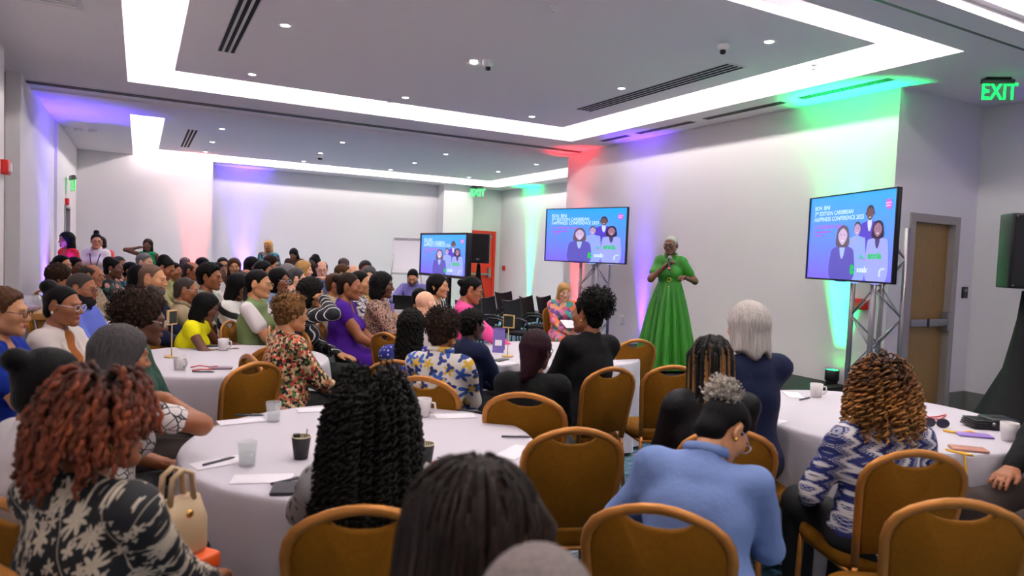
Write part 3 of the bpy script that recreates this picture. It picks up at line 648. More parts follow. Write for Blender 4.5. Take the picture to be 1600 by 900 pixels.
# ------------------------------------------------------------------ wooden side table with clear bowl at far left
OAK = mat('oak_wood', (170, 120, 52), .5, noise=(8, .15, (1, 10, 1)))
p = at(40, 487, 5.3); t = thing('side_table', 'small oak side table with splayed legs at the far left wall', 'table', (p[0]-.02, p[1], 0), .2); zt = p[2]
MB().box((-.17, -.17, zt-.05), (.17, .17, zt)).build('tabletop', OAK, t, bevel=.006)
for sx in (-1, 1):
    for sy in (-1, 1): MB().tube([(sx*.13, sy*.13, zt-.05), (sx*.18, sy*.17, 0)], .02, 4).build('leg', OAK, t)
t2 = thing('acrylic_bowl', 'clear acrylic bowl standing on the oak side table', 'bowl', (p[0]-.02, p[1], zt), 0)
MB().lathe([(.09, 0), (.125, .04), (.13, .09), (.115, .13), (.111, .13), (.125, .09), (.12, .044), (.087, .008), (0, .008)], 28).build('bowl', mat('clear_bowl', (225, 222, 232), .08, alpha=.3), t2)
MB().lathe([(.08, .01), (.112, .035), (.09, .05), (0, .055)], 20).build('paper_slips', mat('lilac_paper', (196, 178, 214), .8, bump=(40, 1.)), t2)
# ------------------------------------------------------------------ implicit surfaces -> meshes
def smin(a, b, k):
    h = np.maximum(k-np.abs(a-b), 0)/k
    return np.minimum(a, b)-h*h*k*.25
class Grid:
    def __init__(s, lo, hi, v):
        s.ax = [np.arange(lo[i], hi[i]+v, v, dtype=np.float32) for i in range(3)]; s.v = v
        s.F = np.full([len(a) for a in s.ax], .2, np.float32)
    def block(s, lo, hi):
        sl = []; c = []
        for i in range(3):
            a = s.ax[i]; i0 = max(0, int((lo[i]-a[0])/s.v)); i1 = min(len(a), int((hi[i]-a[0])/s.v)+2)
            if i1 <= i0: return None, None
            sl.append(slice(i0, i1)); sh = [1, 1, 1]; sh[i] = i1-i0; c.append(a[i0:i1].reshape(sh))
        return tuple(sl), c
    def put(s, d, sl, k, sub=False):
        F = s.F[sl]
        s.F[sl] = -smin(-F, d, k) if sub else smin(F, d, k)
    def cone(s, a, b, r1, r2, k=.03, sub=False, grow=0.):
        a = np.asarray(a, np.float32); b = np.asarray(b, np.float32); r1 += grow; r2 += grow; R = max(r1, r2)+k+2*s.v
        sl, c = s.block(np.minimum(a, b)-R, np.maximum(a, b)+R)
        if sl is None: return
        ba = b-a; L = float(ba@ba)+1e-9; p = [c[i]-a[i] for i in range(3)]
        t = np.clip((p[0]*ba[0]+p[1]*ba[1]+p[2]*ba[2])/L, 0, 1)
        d = np.sqrt((p[0]-t*ba[0])**2+(p[1]-t*ba[1])**2+(p[2]-t*ba[2])**2)-(r1+(r2-r1)*t); s.put(d, sl, k, sub)
    def ell(s, c0, r, k=.03, sub=False, rot=None, grow=0.):
        r = np.asarray(r, float)+grow; R = max(r)+k+2*s.v; c0 = np.asarray(c0, float)
        sl, c = s.block(c0-R, c0+R)
        if sl is None: return
        p = [c[i]-np.float32(c0[i]) for i in range(3)]
        if rot is not None: p = [p[0]*np.float32(rot[0][i])+p[1]*np.float32(rot[1][i])+p[2]*np.float32(rot[2][i]) for i in range(3)]
        q = [(p[i]/np.float32(r[i])) for i in range(3)]; k0 = np.sqrt(q[0]**2+q[1]**2+q[2]**2)+1e-6
        k1 = np.sqrt((q[0]/r[0])**2+(q[1]/r[1])**2+(q[2]/r[2])**2)+1e-6
        s.put((k0*(k0-1)/k1).astype(np.float32), sl, k, sub)
    def expr(s, fn): return fn(s.ax[0][:, None, None], s.ax[1][None, :, None], s.ax[2][None, None, :])
    def mesh(s, disp=None):
        F = s.F; F[0] = F[-1] = .1; F[:, 0] = F[:, -1] = .1; F[:, :, 0] = F[:, :, -1] = .1
        sg = F < 0; cnt = np.zeros([n-1 for n in F.shape], np.int8)
        offs = [(i, j, k) for i in (0, 1) for j in (0, 1) for k in (0, 1)]
        n0, n1, n2 = F.shape
        for i, j, k in offs: cnt += sg[i:n0-1+i, j:n1-1+j, k:n2-1+k]
        act = (cnt > 0) & (cnt < 8); I = np.argwhere(act); ids = np.full(act.shape, -1, np.int32); ids[act] = np.arange(len(I))
        pos = np.zeros((len(I), 3), np.float32); num = np.zeros(len(I), np.float32)
        val = {o: F[I[:, 0]+o[0], I[:, 1]+o[1], I[:, 2]+o[2]] for o in offs}
        for o in offs:
            for ax in range(3):
                if o[ax] == 0:
                    q = list(o); q[ax] = 1; q = tuple(q); a, b = val[o], val[q]; mk = (a < 0) != (b < 0)
                    t = np.where(mk, a/np.where(mk, a-b, 1), 0); P = np.array(o, np.float32)[None].repeat(len(I), 0); P[:, ax] = t; pos += P*mk[:, None]; num += mk
        pos = pos/num[:, None]+I; V = np.stack([s.ax[i][0]+pos[:, i]*s.v for i in range(3)], 1)
        Fs = []
        for ax in range(3):
            b, c = (ax+1) % 3, (ax+2) % 3
            s0 = [slice(None)]*3; s1 = [slice(None)]*3; s0[ax] = slice(0, -1); s1[ax] = slice(1, None)
            for d in (b, c): s0[d] = slice(1, -1); s1[d] = slice(1, -1)
            A = sg[tuple(s0)]; B = sg[tuple(s1)]; E = np.argwhere(A != B); fl = A[E[:, 0], E[:, 1], E[:, 2]]
            E[:, b] += 1; E[:, c] += 1
            def cell(db, dc):
                q = E.copy(); q[:, b] += db; q[:, c] += dc; return ids[q[:, 0], q[:, 1], q[:, 2]]
            Q = np.stack([cell(-1, -1), cell(0, -1), cell(0, 0), cell(-1, 0)], 1); Q[~fl] = Q[~fl][:, ::-1]; Fs.append(Q)
        return V, np.concatenate(Fs)
def vnorm(V, F):
    a, b, c, d = (V[F[:, i]] for i in range(4)); n = np.cross(c-a, d-b); N = np.zeros_like(V)
    for i in range(4): np.add.at(N, F[:, i], n)
    return N/(np.linalg.norm(N, axis=1, keepdims=True)+1e-9)
def wob(V, freq, seed=0, n=6):
    r = np.random.default_rng(seed); out = np.zeros(len(V))
    for i in range(n):
        k = r.normal(size=3); k /= np.linalg.norm(k); out += np.sin(V@(k*freq*r.uniform(.6, 1.6))+r.uniform(0, 6.28))
    return out/n**.5
def push(V, F, amp): return V+vnorm(V, F)*np.asarray(amp)[:, None]
def tubes(P, R, sides=5):
    """P (n,m,3) polylines, R (n,m) radii -> quads"""
    n, m_, _ = P.shape; T = np.gradient(P, axis=1); T /= np.linalg.norm(T, axis=2, keepdims=True)+1e-9
    ref = np.where(np.abs(T[:, :, 2:3]) < .9, np.array([0, 0, 1.]), np.array([1., 0, 0])); A = np.cross(T, ref); A /= np.linalg.norm(A, axis=2, keepdims=True)+1e-9; B = np.cross(T, A)
    q = np.arange(sides)*2*PI/sides; V = P[:, :, None]+R[:, :, None, None]*(A[:, :, None]*np.cos(q)[None, None, :, None]+B[:, :, None]*np.sin(q)[None, None, :, None])
    i = np.arange(n)[:, None, None]*m_*sides; k = np.arange(m_-1)[None, :, None]*sides; j = np.arange(sides)[None, None, :]; j2 = (j+1) % sides
    F = np.stack([i+k+j, i+k+j2, i+k+sides+j2, i+k+sides+j], -1).reshape(-1, 4); return V.reshape(-1, 3), F
# ------------------------------------------------------------------ heads (local: ears at origin, facing +Y)
HC = {}
def head_vf(kind, v):
    key = (kind, v)
    if key in HC: return HC[key]
    g = Grid((-.105, -.13, -.20), (.105, .15, .14), v); m_ = kind == 'm'
    g.ell((0, -.012, .035), (.074, .094, .083), .02); g.ell((0, .028, -.03), (.062, .066, .083), .03)
    jw = .048 if m_ else .041
    for s_ in (-1, 1):
        g.cone((s_*jw, .012, -.062), (s_*.014, .074, -.092), .022, .019, .03); g.ell((s_*.043, .060, -.018), (.024, .024, .02), .03)
    g.ell((0, .080, -.094), (.019, .017, .015), .02)
    g.cone((-.032, .083, .024), (.032, .083, .024), .012, .012, .018)
    for s_ in (-1, 1): g.ell((s_*.031, .106, .004), (.019, .017, .012), .012, sub=True)
    g.cone((0, .090, .014), (0, .113, -.026), .008, .0115, .012)
    for s_ in (-1, 1): g.ell((s_*.0125, .102, -.031), (.0095, .012, .008), .008)
    g.cone((-.016, .090, -.060), (.016, .090, -.060), .0095, .0095, .014); g.ell((0, .098, -.0735), (.022, .008, .005), .008, sub=True)
    for s_ in (-1, 1):
        a = .35*s_; rot = [[math.cos(a), -math.sin(a), 0], [math.sin(a), math.cos(a), 0], [0, 0, 1]]
        g.ell((s_*.078, -.012, -.004), (.011, .020, .032), .008, rot=rot); g.ell((s_*.090, -.008, -.002), (.008, .010, .018), .008, rot=rot, sub=True)
    r = .056 if m_ else .049
    g.cone((0, -.018, -.05), (0, -.022, -.085), r*.95, r*.88, .03)
    HC[key] = g.mesh(); return HC[key]
def hand_vf(v, curl):
    key = ('hand', v, curl)
    if key in HC: return HC[key]
    g = Grid((-.09, -.05, -.12), (.09, .22, .06), v)
    g.cone((0, -.03, 0), (0, .02, 0), .025, .026, .02)
    for x_ in (-.028, -.009, .010, .028): g.cone((x_*.6, .01, 0), (x_, .085, 0), .015, .0115, .02)
    fr = .0092
    for x_, L, sp in ((-.030, .060, -.10), (-.010, .076, -.03), (.010, .080, .03), (.029, .072, .10)):
        p = np.array([x_, .082, 0.]); a = 0.
        for i, q in enumerate((.46, .30, .24)):
            a += curl*(1 if i else .7); d = np.array([math.sin(sp)*math.cos(a), math.cos(a), -math.sin(a)]); e = p+d*L*q*1.05; g.cone(p, e, fr-.0008*i, fr-.0008*(i+1), .006); p = e
    g.cone((.026, .015, -.004), (.048, .050, -.014), .016, .012, .02); g.cone((.048, .050, -.014), (.050, .085, -.024), .0115, .009, .008)
    HC[key] = g.mesh(); return HC[key]
EYEW = mat('eye', (40, 28, 22), .15); EYES = None
def face_parts():
    V, F = [], []
    mb = MB()
    for k in range(1): pass
    def ellm(c, r, n=10, m_=6):
        V = []; F = []
        for i in range(m_+1):
            for j in range(n):
                a, b = PI*i/m_, 2*PI*j/n; V.append((c[0]+r[0]*math.sin(a)*math.cos(b), c[1]+r[1]*math.cos(a), c[2]+r[2]*math.sin(a)*math.sin(b)))
        for i in range(m_):
            for j in range(n): F.append((i*n+j, i*n+(j+1) % n, (i+1)*n+(j+1) % n, (i+1)*n+j))
        return V, F
    out = {}
    out['eye'] = []
    for s_ in (-1, 1):
        me = MB().add(*ellm((s_*.031, .0865, .0035), (.0125, .0055, .0048)), True).add(*ellm((s_*.031, .0912, .0035), (.0058, .0022, .0048)), True).mesh('eye')
        me.materials.append(None); me.materials.append(mat('iris', (24, 15, 11), .1)); n = 60
        for i, p in enumerate(me.polygons): p.material_index = 0 if i < n else 1
        out['eye'].append(me)
    out['eyebrow'] = [MB().tube([(s_*.014, .0945, .020), (s_*.028, .0935, .0265), (s_*.045, .083, .0235)], [.0028, .0035, .002], 6).mesh('eyebrow') for s_ in (-1, 1)]
    out['lips'] = MB().tube([(-.023, .0925, -.0585), (-.012, .0985, -.0555), (0, .1005, -.0565), (.012, .0985, -.0555), (.023, .0925, -.0585)], [.002, .0045, .0045, .0045, .002], 7).tube([(-.021, .0925, -.060), (-.01, .0985, -.0635), (0, .0995, -.0645), (.01, .0985, -.0635), (.021, .0925, -.060)], [.002, .0048, .0055, .0048, .002], 7).mesh('lips')
    b = MB()
    for s_ in (-1, 1):
        b.tube([(s_*.033+.024*math.cos(a), .108-.10*abs(s_*.033+.024*math.cos(a))**1.5, .001+.018*math.sin(a)) for a in np.linspace(0, 2*PI, 15)[:-1]], .0025, 5, closed=True); b.tube([(s_*.056, .097, .006), (s_*.073, .05, .012), (s_*.077, -.01, .014)], .0022, 5)
    b.tube([(-.010, .106, .004), (0, .109, .006), (.010, .106, .004)], .002, 5); out['glasses'] = b.mesh('glasses')
    out['earring'] = [MB().tube([(s_*.083, -.010+.018*math.sin(a), -.052+.018*math.cos(a)) for a in np.linspace(0, 2*PI, 15)[:-1]], .0032, 6, closed=True).mesh('earring') for s_ in (-1, 1)]
    out['stud'] = [MB().add(*ellm((s_*.086, -.008, -.034), (.006, .007, .010)), True).mesh('earring') for s_ in (-1, 1)]
    return out
FP = face_parts()
# ------------------------------------------------------------------ hair
HAIR = {}
def hair_vf(style, v, **p):
    key = (style, v, tuple(sorted(p.items())))
    if key in HAIR: return HAIR[key]
    L = p.get('L', .12); low = -max(L, .12)-.05
    if style in ('bun', 'puff'): low = -.19
    g = Grid((-.2, -.26, low), (.2, .17, .30 if style in ('bun', 'afro', 'puff', 'updo') else .2), v)
    X, Y, Z = g.ax[0][:, None, None], g.ax[1][None, :, None], g.ax[2][None, None, :]
    def E(c, r):
        q = np.sqrt(((X-c[0])/r[0])**2+((Y-c[1])/r[1])**2+((Z-c[2])/r[2])**2); return (q-1)*min(r)
    def cran(t): return E((0, -.012, .035), (.074+t, .094+t, .083+t))
    hl = p.get('hl', 0.); zb = np.interp(Y, [-.14, -.052, -.040, -.024, .004, .016, .026, .045, .070, .095], [-.085, -.080, -.040, .016, .018, -.020, -.022, .028, .058, .075]).astype(np.float32); line = (Z-zb-hl)*.8
    smax = lambda a, b, k=.012: -smin(-a, -b, k)
    t = p.get('t', .009); rp = np.clip(line/.028, 0, 1); rp = rp*rp*(3-2*rp); base = cran(t)+(1-rp)*(t+.012)
    nape = E((0, -.055, -.035), (.058+t*.5, .045+t*.5, .055)); base = smin(base, smax(nape, Y+.02), .02)
    F = base+0*X
    if style == 'bald': F = smax(base, -E((0, .02, .10), (.062, .085, .07)))
    if style in ('bun', 'puff', 'updo'):
        c = p.get('c', (0, -.10, .06)); r = p.get('r', .045); d = E(c, (r, r, r*.92))
        if p.get('noise'):
            d = d+.008*(np.sin(95*X+3)*np.sin(88*Y)+np.sin(90*Z+1)*np.sin(70*X))
        F = smin(F, d, .015)
    if style == 'afro':
        r = p.get('r', (.115, .12, .115)); c = p.get('c', (0, -.025, .05)); d = E(c, r); d = smax(d, -E((0, .10, -.045), (.07, .07, .10)), .02); d = smax(d, -(Z+.085+.3*Y), .02); F = smin(F, d, .01)
    if style in ('bob', 'long'):
        zs = np.clip((.02-Z)/max(L, .1), 0, 1); cy = -.022-.035*zs*(L > .2)-p.get('back', 0)*zs; rx = .088+p.get('w', .012)*zs; ry = .098-(.035*zs if L > .2 else 0)
        d = (np.sqrt((X/rx)**2+((Y-cy)/ry)**2)-1)*.08; d = smax(d, Z-.04, .02); d = smax(d, -(Z+L)+.02*np.sin(9*X*7), .02)
        F = smin(cran(p.get('t', .018)), d, .02)
        F = smax(F, -E((0, .105, -.02), (p.get('fw', .068), .085, .095)), .012); F = smax(F, -np.maximum(.0+Z*0-(Y-.03), Z+.075), .015)
        F = np.where(Z < -.10, smax(F, (Y-.02), .01), F)
    g.F = F.astype(np.float32)
    V, Fq = g.mesh()
    cu = p.get('curl', 0)
    if cu: V = push(V, Fq, cu*(np.sin(V[:, 0]*p.get('cf', 130))*np.sin(V[:, 1]*p.get('cf', 130)*1.1+1)*np.sin(V[:, 2]*p.get('cf', 130)*.9+2)*1.4+.6*wob(V, p.get('cf', 130)*1.7, 3)))
    gr = p.get('groove', 0)
    if gr: a = np.arctan2(V[:, 0], V[:, 1]+.02); V = push(V, Fq, gr*(np.sin(a*38+wob(V, 25, 5)*1.5)*.7+.5*np.sin(a*71+1)))
    HAIR[key] = (V, Fq); return HAIR[key]
def hair_mats(name, col, rough=.5, curly=False): return mat('hair_'+name, col, rough, spec=.10, bump=(90, .6) if curly else (30, .35, (6, 6, .4)), noise=(40, .35) if curly else (30, .3, (5, 5, .3)))
# ------------------------------------------------------------------ bodies (local: facing +Y, origin on floor under the hips)
def rotx(a): c, s_ = math.cos(a), math.sin(a); return np.array([[1, 0, 0], [0, c, -s_], [0, s_, c]])
def roty(a): c, s_ = math.cos(a), math.sin(a); return np.array([[c, 0, s_], [0, 1, 0], [-s_, 0, c]])
def rotz(a): c, s_ = math.cos(a), math.sin(a); return np.array([[c, -s_, 0], [s_, c, 0], [0, 0, 1]])
def ik(S, W, hint, l1, l2):
    d = W-S; D = np.linalg.norm(d); D2 = min(D, (l1+l2)*.995); u = d/D; W = S+u*D2
    a = (l1*l1-l2*l2+D2*D2)/(2*D2); h_ = math.sqrt(max(l1*l1-a*a, 0)); n = hint-u*np.dot(hint, u); n = n/(np.linalg.norm(n)+1e-9); return S+u*a+n*h_, W
POSES = {  # wrist targets for (left, right) and elbow hints, sitting frame
    'lap': ((-.07, .30, .655), (.07, .31, .66), (-.6, -.4, -.6), (.6, -.4, -.6)),
    'knees': ((-.10, .40, .65), (.10, .43, .65), (-.6, -.4, -.5), (.6, -.4, -.5)),
    'table': ((-.16, .40, .80), (.16, .42, .80), (-.7, -.2, -.5), (.7, -.2, -.5)),
    'phone': ((-.06, .30, .80), (.07, .30, .80), (-.7, -.2, -.6), (.7, -.2, -.6)),
    'pray': ((-.035, .22, 1.06), (.035, .22, 1.06), (-.6, .1, -.7), (.6, .1, -.7)),
    'handhead': ((-.07, .30, .66), (.13, .14, 1.17), (-.6, -.4, -.6), (.75, .45, -.3)),
    'rest': ((-.20, .20, .63), (.20, .22, .63), (-.6, -.6, -.4), (.6, -.6, -.4)),
    'tableL': ((-.30, .36, .80), (.07, .30, .67), (-.9, -.1, -.2), (.6, -.4, -.6)),
    'tableR': ((-.07, .30, .67), (.24, .40, .80), (-.7, -.4, -.6), (.9, .1, -.2)),
}
STAND = {
    'down': ((-.22, .05, .86), (.22, .05, .86), (-.4, -.8, 0), (.4, -.8, 0)),
    'clasp': ((-.04, .26, 1.02), (.05, .27, 1.02), (-.7, -.5, -.3), (.7, -.5, -.3)),
    'hair': ((-.22, .05, .86), (.20, .0, 1.50), (-.4, -.8, 0), (.9, .2, -.1)),
    'mic': ((-.20, .23, 1.17), (.05, .22, 1.30), (-.6, -.3, -.7), (.7, -.2, -.7)),
}
def P3(*a): return np.array(a, float)
def skeleton(sp):
    J = {}; st = sp.get('stand'); gth = sp.get('girth', 1.); lean = sp.get('lean', .03); side = sp.get('side', 0.)
    hz = .93 if st else .575; hy = 0. if st else -.06
    Hc = P3(0, hy, hz); u = np.array([math.sin(side), math.sin(lean), math.cos(lean)]); u /= np.linalg.norm(u)
    T = rotz(sp.get('twist', 0)) ; J['H'] = Hc; J['u'] = u; J['Rt'] = T @ roty(side) @ rotx(-lean)
    loc = lambda x_, y_, z_: Hc+J['Rt'] @ P3(x_, y_, z_)
    J['loc'] = loc
    sw = sp.get('sw', .165); J['SL'], J['SR'] = loc(-sw, -.005, .43), loc(sw, -.005, .43)
    J['N'] = loc(0, -.015, .475)
    Rh = J['Rt'] @ rotz(sp.get('hyaw', 0)) @ rotx(-sp.get('hpitch', .05)) @ roty(sp.get('hroll', 0))
    J['Rh'] = Rh; J['Hd'] = J['N']+J['Rt'] @ P3(0, .008, .05)+Rh @ P3(0, .022, .105); J['hs'] = sp.get('hs', 1.)
    wl, wr, hl, hr = (STAND if st else POSES)[sp.get('pose', 'down' if st else 'lap')]
    if sp.get('wl'): wl = sp['wl']
    if sp.get('wr'): wr = sp['wr']
    J['WL0'], J['WR0'] = P3(*wl), P3(*wr)
    J['EL'], J['WL'] = ik(J['SL'], P3(*wl), P3(*hl), .285, .245); J['ER'], J['WR'] = ik(J['SR'], P3(*wr), P3(*hr), .285, .245)
    if st: J['legs'] = [(P3(s_*.09, 0, .9), P3(s_*.095, .02, .49), P3(s_*.10, -.02, .085)) for s_ in (-1, 1)]
    else:
        k = sp.get('kneey', .40); J['legs'] = [(P3(s_*.095, hy+.02, .555), P3(s_*(.105+.03*gth), k, .535), P3(s_*.12, k+.03, .085)) for s_ in (-1, 1)]
    return J
def torso(g, J, gth, fem, grow=0., hip=True, tail=0.):
    R = J['Rt']; lc = J['loc']; rot = R
    if hip: g.ell(J['H']+P3(0, -.01, -.01), (.165*gth, .125*gth, .12), .05, grow=grow)
    g.ell(lc(0, .0, .10), (.138*gth, .105*gth, .14), .06, rot=rot, grow=grow); g.ell(lc(0, -.005, .28), (.150*(.5+.5*gth), .108*(.5+.5*gth), .17), .05, rot=rot, grow=grow)
    if fem:
        for s_ in (-1, 1): g.ell(lc(s_*.066*gth, .078*(.4+.6*gth), .285), (.062*gth, .055*gth, .062), .04, rot=rot, grow=grow)
    a, b = J['SL'], J['SR']; g.cone(a+(b-a)*.12+R@P3(0, 0, .003), b-(b-a)*.12+R@P3(0, 0, .003), .056, .056, .05, grow=grow)
    g.cone(lc(0, -.01, .44), lc(0, -.015, .50), .070+(.008 if grow else 0), .050, .04, grow=grow*.8)
def limb(g, a, b, c, r, k, grow=0., frac=1.):
    g.cone(a, b, r[0], r[1], k, grow=grow)
    g.cone(b, b+(c-b)*frac, r[1], r[1]+(r[2]-r[1])*frac, k*.7, grow=grow)
def bbox(J, pad=.2):
    P = [J[k] for k in ('H', 'SL', 'SR', 'EL', 'ER', 'WL', 'WR', 'N')]+[q for l in J['legs'] for q in l]; P = np.array(P); return P.min(0)-pad, P.max(0)+pad
ARM = (.047, .040, .027); LEG = (.086, .060, .042)
def frame_from(d, n):
    d = d/np.linalg.norm(d); n = n-d*np.dot(n, d); n = n/(np.linalg.norm(n)+1e-9); return np.stack([np.cross(d, n), d, n], 1)
def person(sp):
    """build one person from a spec; returns the Empty"""
    near = sp.get('near', 0); v = (.013, .016, .021, .026)[3-near]; vb = (.017, .021, .027, .032)[3-near]; vt = (.020, .024, .030, .034)[3-near]
    gth = sp.get('girth', 1.); fem = sp.get('sex', 'f') == 'f'; J = skeleton(sp); s_ = 1.
    hw = at(sp['px'], sp['py'], sp['Z']); th = math.radians(sp['face'])-PI/2
    sc = hw[2]/J['Hd'][2]; fz = sp.get('floor', 0.)
    sc = (hw[2]-fz)/J['Hd'][2]
    lo, hi = (.90, 1.10)
    if not lo <= sc <= hi:
        print('SCALE', sp['label'], round(sc, 3)); sc = min(max(sc, lo), hi)
    Rz = rotz(th); org = hw-Rz @ J['Hd']*sc; org[2] = fz
    if sp.get('at'): org = np.array(sp['at'], float)
    root = thing('person', sp['label'], 'person', org, th, sp.get('group', 'audience at the conference')); root.scale = (sc,)*3
    skin = mat('skin_%d_%d_%d' % sp['skin'], sp['skin'], .5, noise=(30, .06))
    # --- skin body
    lo_, hi_ = bbox(J); lo_[2] = -.02; hi_[2] = max(hi_[2], J['N'][2]+.2); g = Grid(lo_, hi_, vb)
    torso(g, J, gth, fem)
    g.cone(J['N'], J['Hd']+J['Rh'] @ P3(0, -.028, -.03), .052 if fem else .058, .050 if fem else .055, .03)
    ag = .75+.25*gth
    for S, E_, W in (('SL', 'EL', 'WL'), ('SR', 'ER', 'WR')): limb(g, J[S], J[E_], J[W], [q*ag*(1. if fem else 1.1) for q in ARM], .04)
    for h_, k_, a_ in J['legs']: limb(g, h_, k_, a_, [q*(.6+.4*gth) for q in LEG], .04); g.cone(a_, a_+P3(0, .13, -.05), .04, .03, .03)
    VV, FF = [], []; V, F = g.mesh(); VV.append(V); FF.append(F); nv = len(V)
    hv, hf = head_vf('f' if fem else 'm', (.0055, .0068, .0092, .0115)[3-near]); hs = J['hs']*sp.get('hsc', 1.)
    VV.append((hv*hs) @ J['Rh'].T+J['Hd']); FF.append(hf+nv); nv += len(hv)
    cv, cf = hand_vf((.0045, .0058, .0095, .0105)[3-near], sp.get('curl', .35))
    for W, E_, sgn in (('WL', 'EL', -1), ('WR', 'ER', 1)):
        d = J[W]-J[E_]; pn = sp.get('palm', {}).get(W[1]); d2 = np.array(sp['hdir'][W[1]]) if sp.get('hdir', {}).get(W[1]) else d*P3(1, 1, .35 if not sp.get('stand') else 1)
        n = P3(*(pn if pn else (0, 0, 1) if abs(d2[2]) < .8*np.linalg.norm(d2) else (-sgn, .2, 0)))
        M = frame_from(d2, n); hv2 = cv.copy(); ff = cf
        # thumb towards the body midline
        if sgn > 0: hv2[:, 0] *= -1; ff = cf[:, ::-1]
        VV.append(hv2*.98 @ M.T+J[W]); FF.append(ff+nv); nv += len(cv)
    link('body', mesh_np('body', np.concatenate(VV), np.concatenate(FF)), skin, root)
    MH = Matrix.Translation(J['Hd']) @ Matrix(J['Rh'].tolist()).to_4x4() @ Matrix.Scale(hs, 4)
    # --- clothes
    gw = .013; top = sp['top']; sl = top.get('sleeve', 'long'); cm = top['mat']
    g = Grid(lo_, hi_, v); torso(g, J, gth, fem, gw)
    for S, E_, W in (('SL', 'EL', 'WL'), ('SR', 'ER', 'WR')):
        r = [q*ag*(1. if fem else 1.1) for q in ARM]
        if sl == 'long': limb(g, J[S], J[E_], J[W], (r[0]+.004, r[1]+.004, r[2]+.004), .04, gw, .93)
        elif sl == 'three': limb(g, J[S], J[E_], J[W], (r[0]+.004, r[1]+.006, r[2]+.012), .04, gw, .5)
        elif sl == 'short': g.cone(J[S], J[S]+(J[E_]-J[S])*.62, r[0]+.002, r[0]+.004, .06, grow=.009)
        elif sl == 'cap': g.cone(J[S], J[S]+(J[E_]-J[S])*.22, r[0]-.004, r[0]-.004, .06, grow=.009)
    nk = J['N']+J['Rt'] @ P3(0, .030, .052); neck = top.get('neck', 'round')
    g.ell(nk, (.070, .060, .05) if neck != 'high' else (.05, .05, .01), .015, sub=True)
    lc = J['loc']
    if neck in ('v', 'jacket', 'deep'):
        dp = {'v': .10, 'jacket': .26, 'deep': .18}[neck]; g.cone(lc(0, .12, .46), lc(0, .15, .46-dp), .075, .02, .015, sub=True)
    if sl == 'none':
        for S, sg in (('SL', -1), ('SR', 1)): g.ell(J[S]+J['Rt'] @ P3(sg*.05, 0, -.01), (.042, .09, .11), .015, sub=True)
    dress = sp.get('dress')
    if not sp.get('stand') : pass
    if dress and not sp.get('stand'):
        for h_, k_, a_ in J['legs']: limb(g, h_, k_, k_+(a_-k_)*.5, [q*(.6+.4*gth)+.006 for q in LEG], .07, gw)
        a, b = J['legs'][0][1], J['legs'][1][1]; g.cone(a, b, .05, .05, .06); g.cone((J['legs'][0][0]+a)/2, (J['legs'][1][0]+b)/2, .07, .07, .06)
    V, F = g.mesh(); V = push(V, F, top.get('wr', .0035)*wob(V, 26, sp['px'])+.0015*wob(V, 70, sp['px']+1))
    topo = link(top.get('name', 'shirt'), mesh_np('top', V, F), cm, root)
    if top.get('inner'):
        g = Grid(lo_, hi_, v); torso(g, J, gth*.99, fem, .004, hip=False); g.ell(nk, (.060, .062, .045), .012, sub=True); V, F = g.mesh(); link('inner_top', mesh_np('inner', V, F), top['inner'], root)
    if top.get('collar'):
        pts = []; n0 = nk+J['Rt'] @ P3(0, -.012, -.012)
        for a in np.linspace(-2.6, 2.6, 15): pts.append(n0+J['Rt'] @ P3(math.sin(a)*.074, -math.cos(a)*.074+.004, .012-.018*(abs(a)/2.6)**2-.02*(abs(a)>2)))
        ring = np.array(pts)[None]; cvv, cff = tubes(ring, np.full((1, 15), .011), 6); up = J['Rt'] @ P3(0, 0, 1); h_ = (cvv-ring.repeat(6, 1).reshape(-1, 3)) @ up
        cvv = cvv+np.outer(h_, up)*.8; link('collar', mesh_np('collar', cvv, cff), top.get('collar'), topo)
    if top.get('lapel'):
        b = MB()
        for sg in (-1, 1):
            b.tube([lc(sg*.072, -.02, .475), lc(sg*.078, .055, .43), lc(sg*.070, .115, .33), lc(sg*.03, .135, .22)], [.012, .017, .021, .008], 7)
        b.build('lapels', cm, topo)
    if not dress and not sp.get('nobottom'):
        g = Grid(lo_, hi_, vt); g.ell(J['H']+P3(0, -.01, -.02), (.168*gth, .128*gth, .105), .04, grow=.010)
        for h_, k_, a_ in J['legs']: limb(g, h_, k_, a_, [q*(.6+.4*gth)+(.004, .006, .014)[i] for i, q in enumerate(LEG)], .04, .012, .97)
        V, F = g.mesh(); V = push(V, F, .003*wob(V, 26, sp['px']+2)); link('trousers', mesh_np('trousers', V, F), sp.get('pants') or PANT['black'], root)
    for h_, k_, a_ in J['legs']:
        link('shoe', SHOE, sp.get('shoe') or PANT['shoe'], root, M=Matrix.Translation(a_*P3(1, 1, 0)))
    # --- hair
    hr = sp.get('hair'); hv_ = (.0068, .0082, .0098, .0115)[3-near]
    for h_ in (hr if isinstance(hr, list) else [hr] if hr else []):
        V, F = hair_vf(h_[0], hv_, **(h_[2] if len(h_) > 2 else {})); key = 'hair%s%s' % (h_[0], id(V))
        me = bpy.data.meshes.get(key) or mesh_np(key, V, F); link('hair', me, h_[1], root, M=MH)
    if sp.get('beard'):
        key = ('beard', near > 1)
        if key not in HC:
            g = Grid((-.1, -.05, -.16), (.1, .14, .03), .006); g.ell((0, .030, -.045), (.064, .070, .078), .01)
            for q in (-1, 1): g.cone((q*.047, .012, -.06), (q*.014, .076, -.094), .026, .024, .03)
            g.ell((0, .075, .0), (.08, .08, .046), .012, sub=True); g.ell((0, .105, -.060), (.022, .02, .010), .008, sub=True); g.ell((0, -.06, -.02), (.12, .055, .16), .01, sub=True); HC[key] = mesh_np('beard', *g.mesh())
        link('beard', HC[key], sp['beard'], root, M=MH)
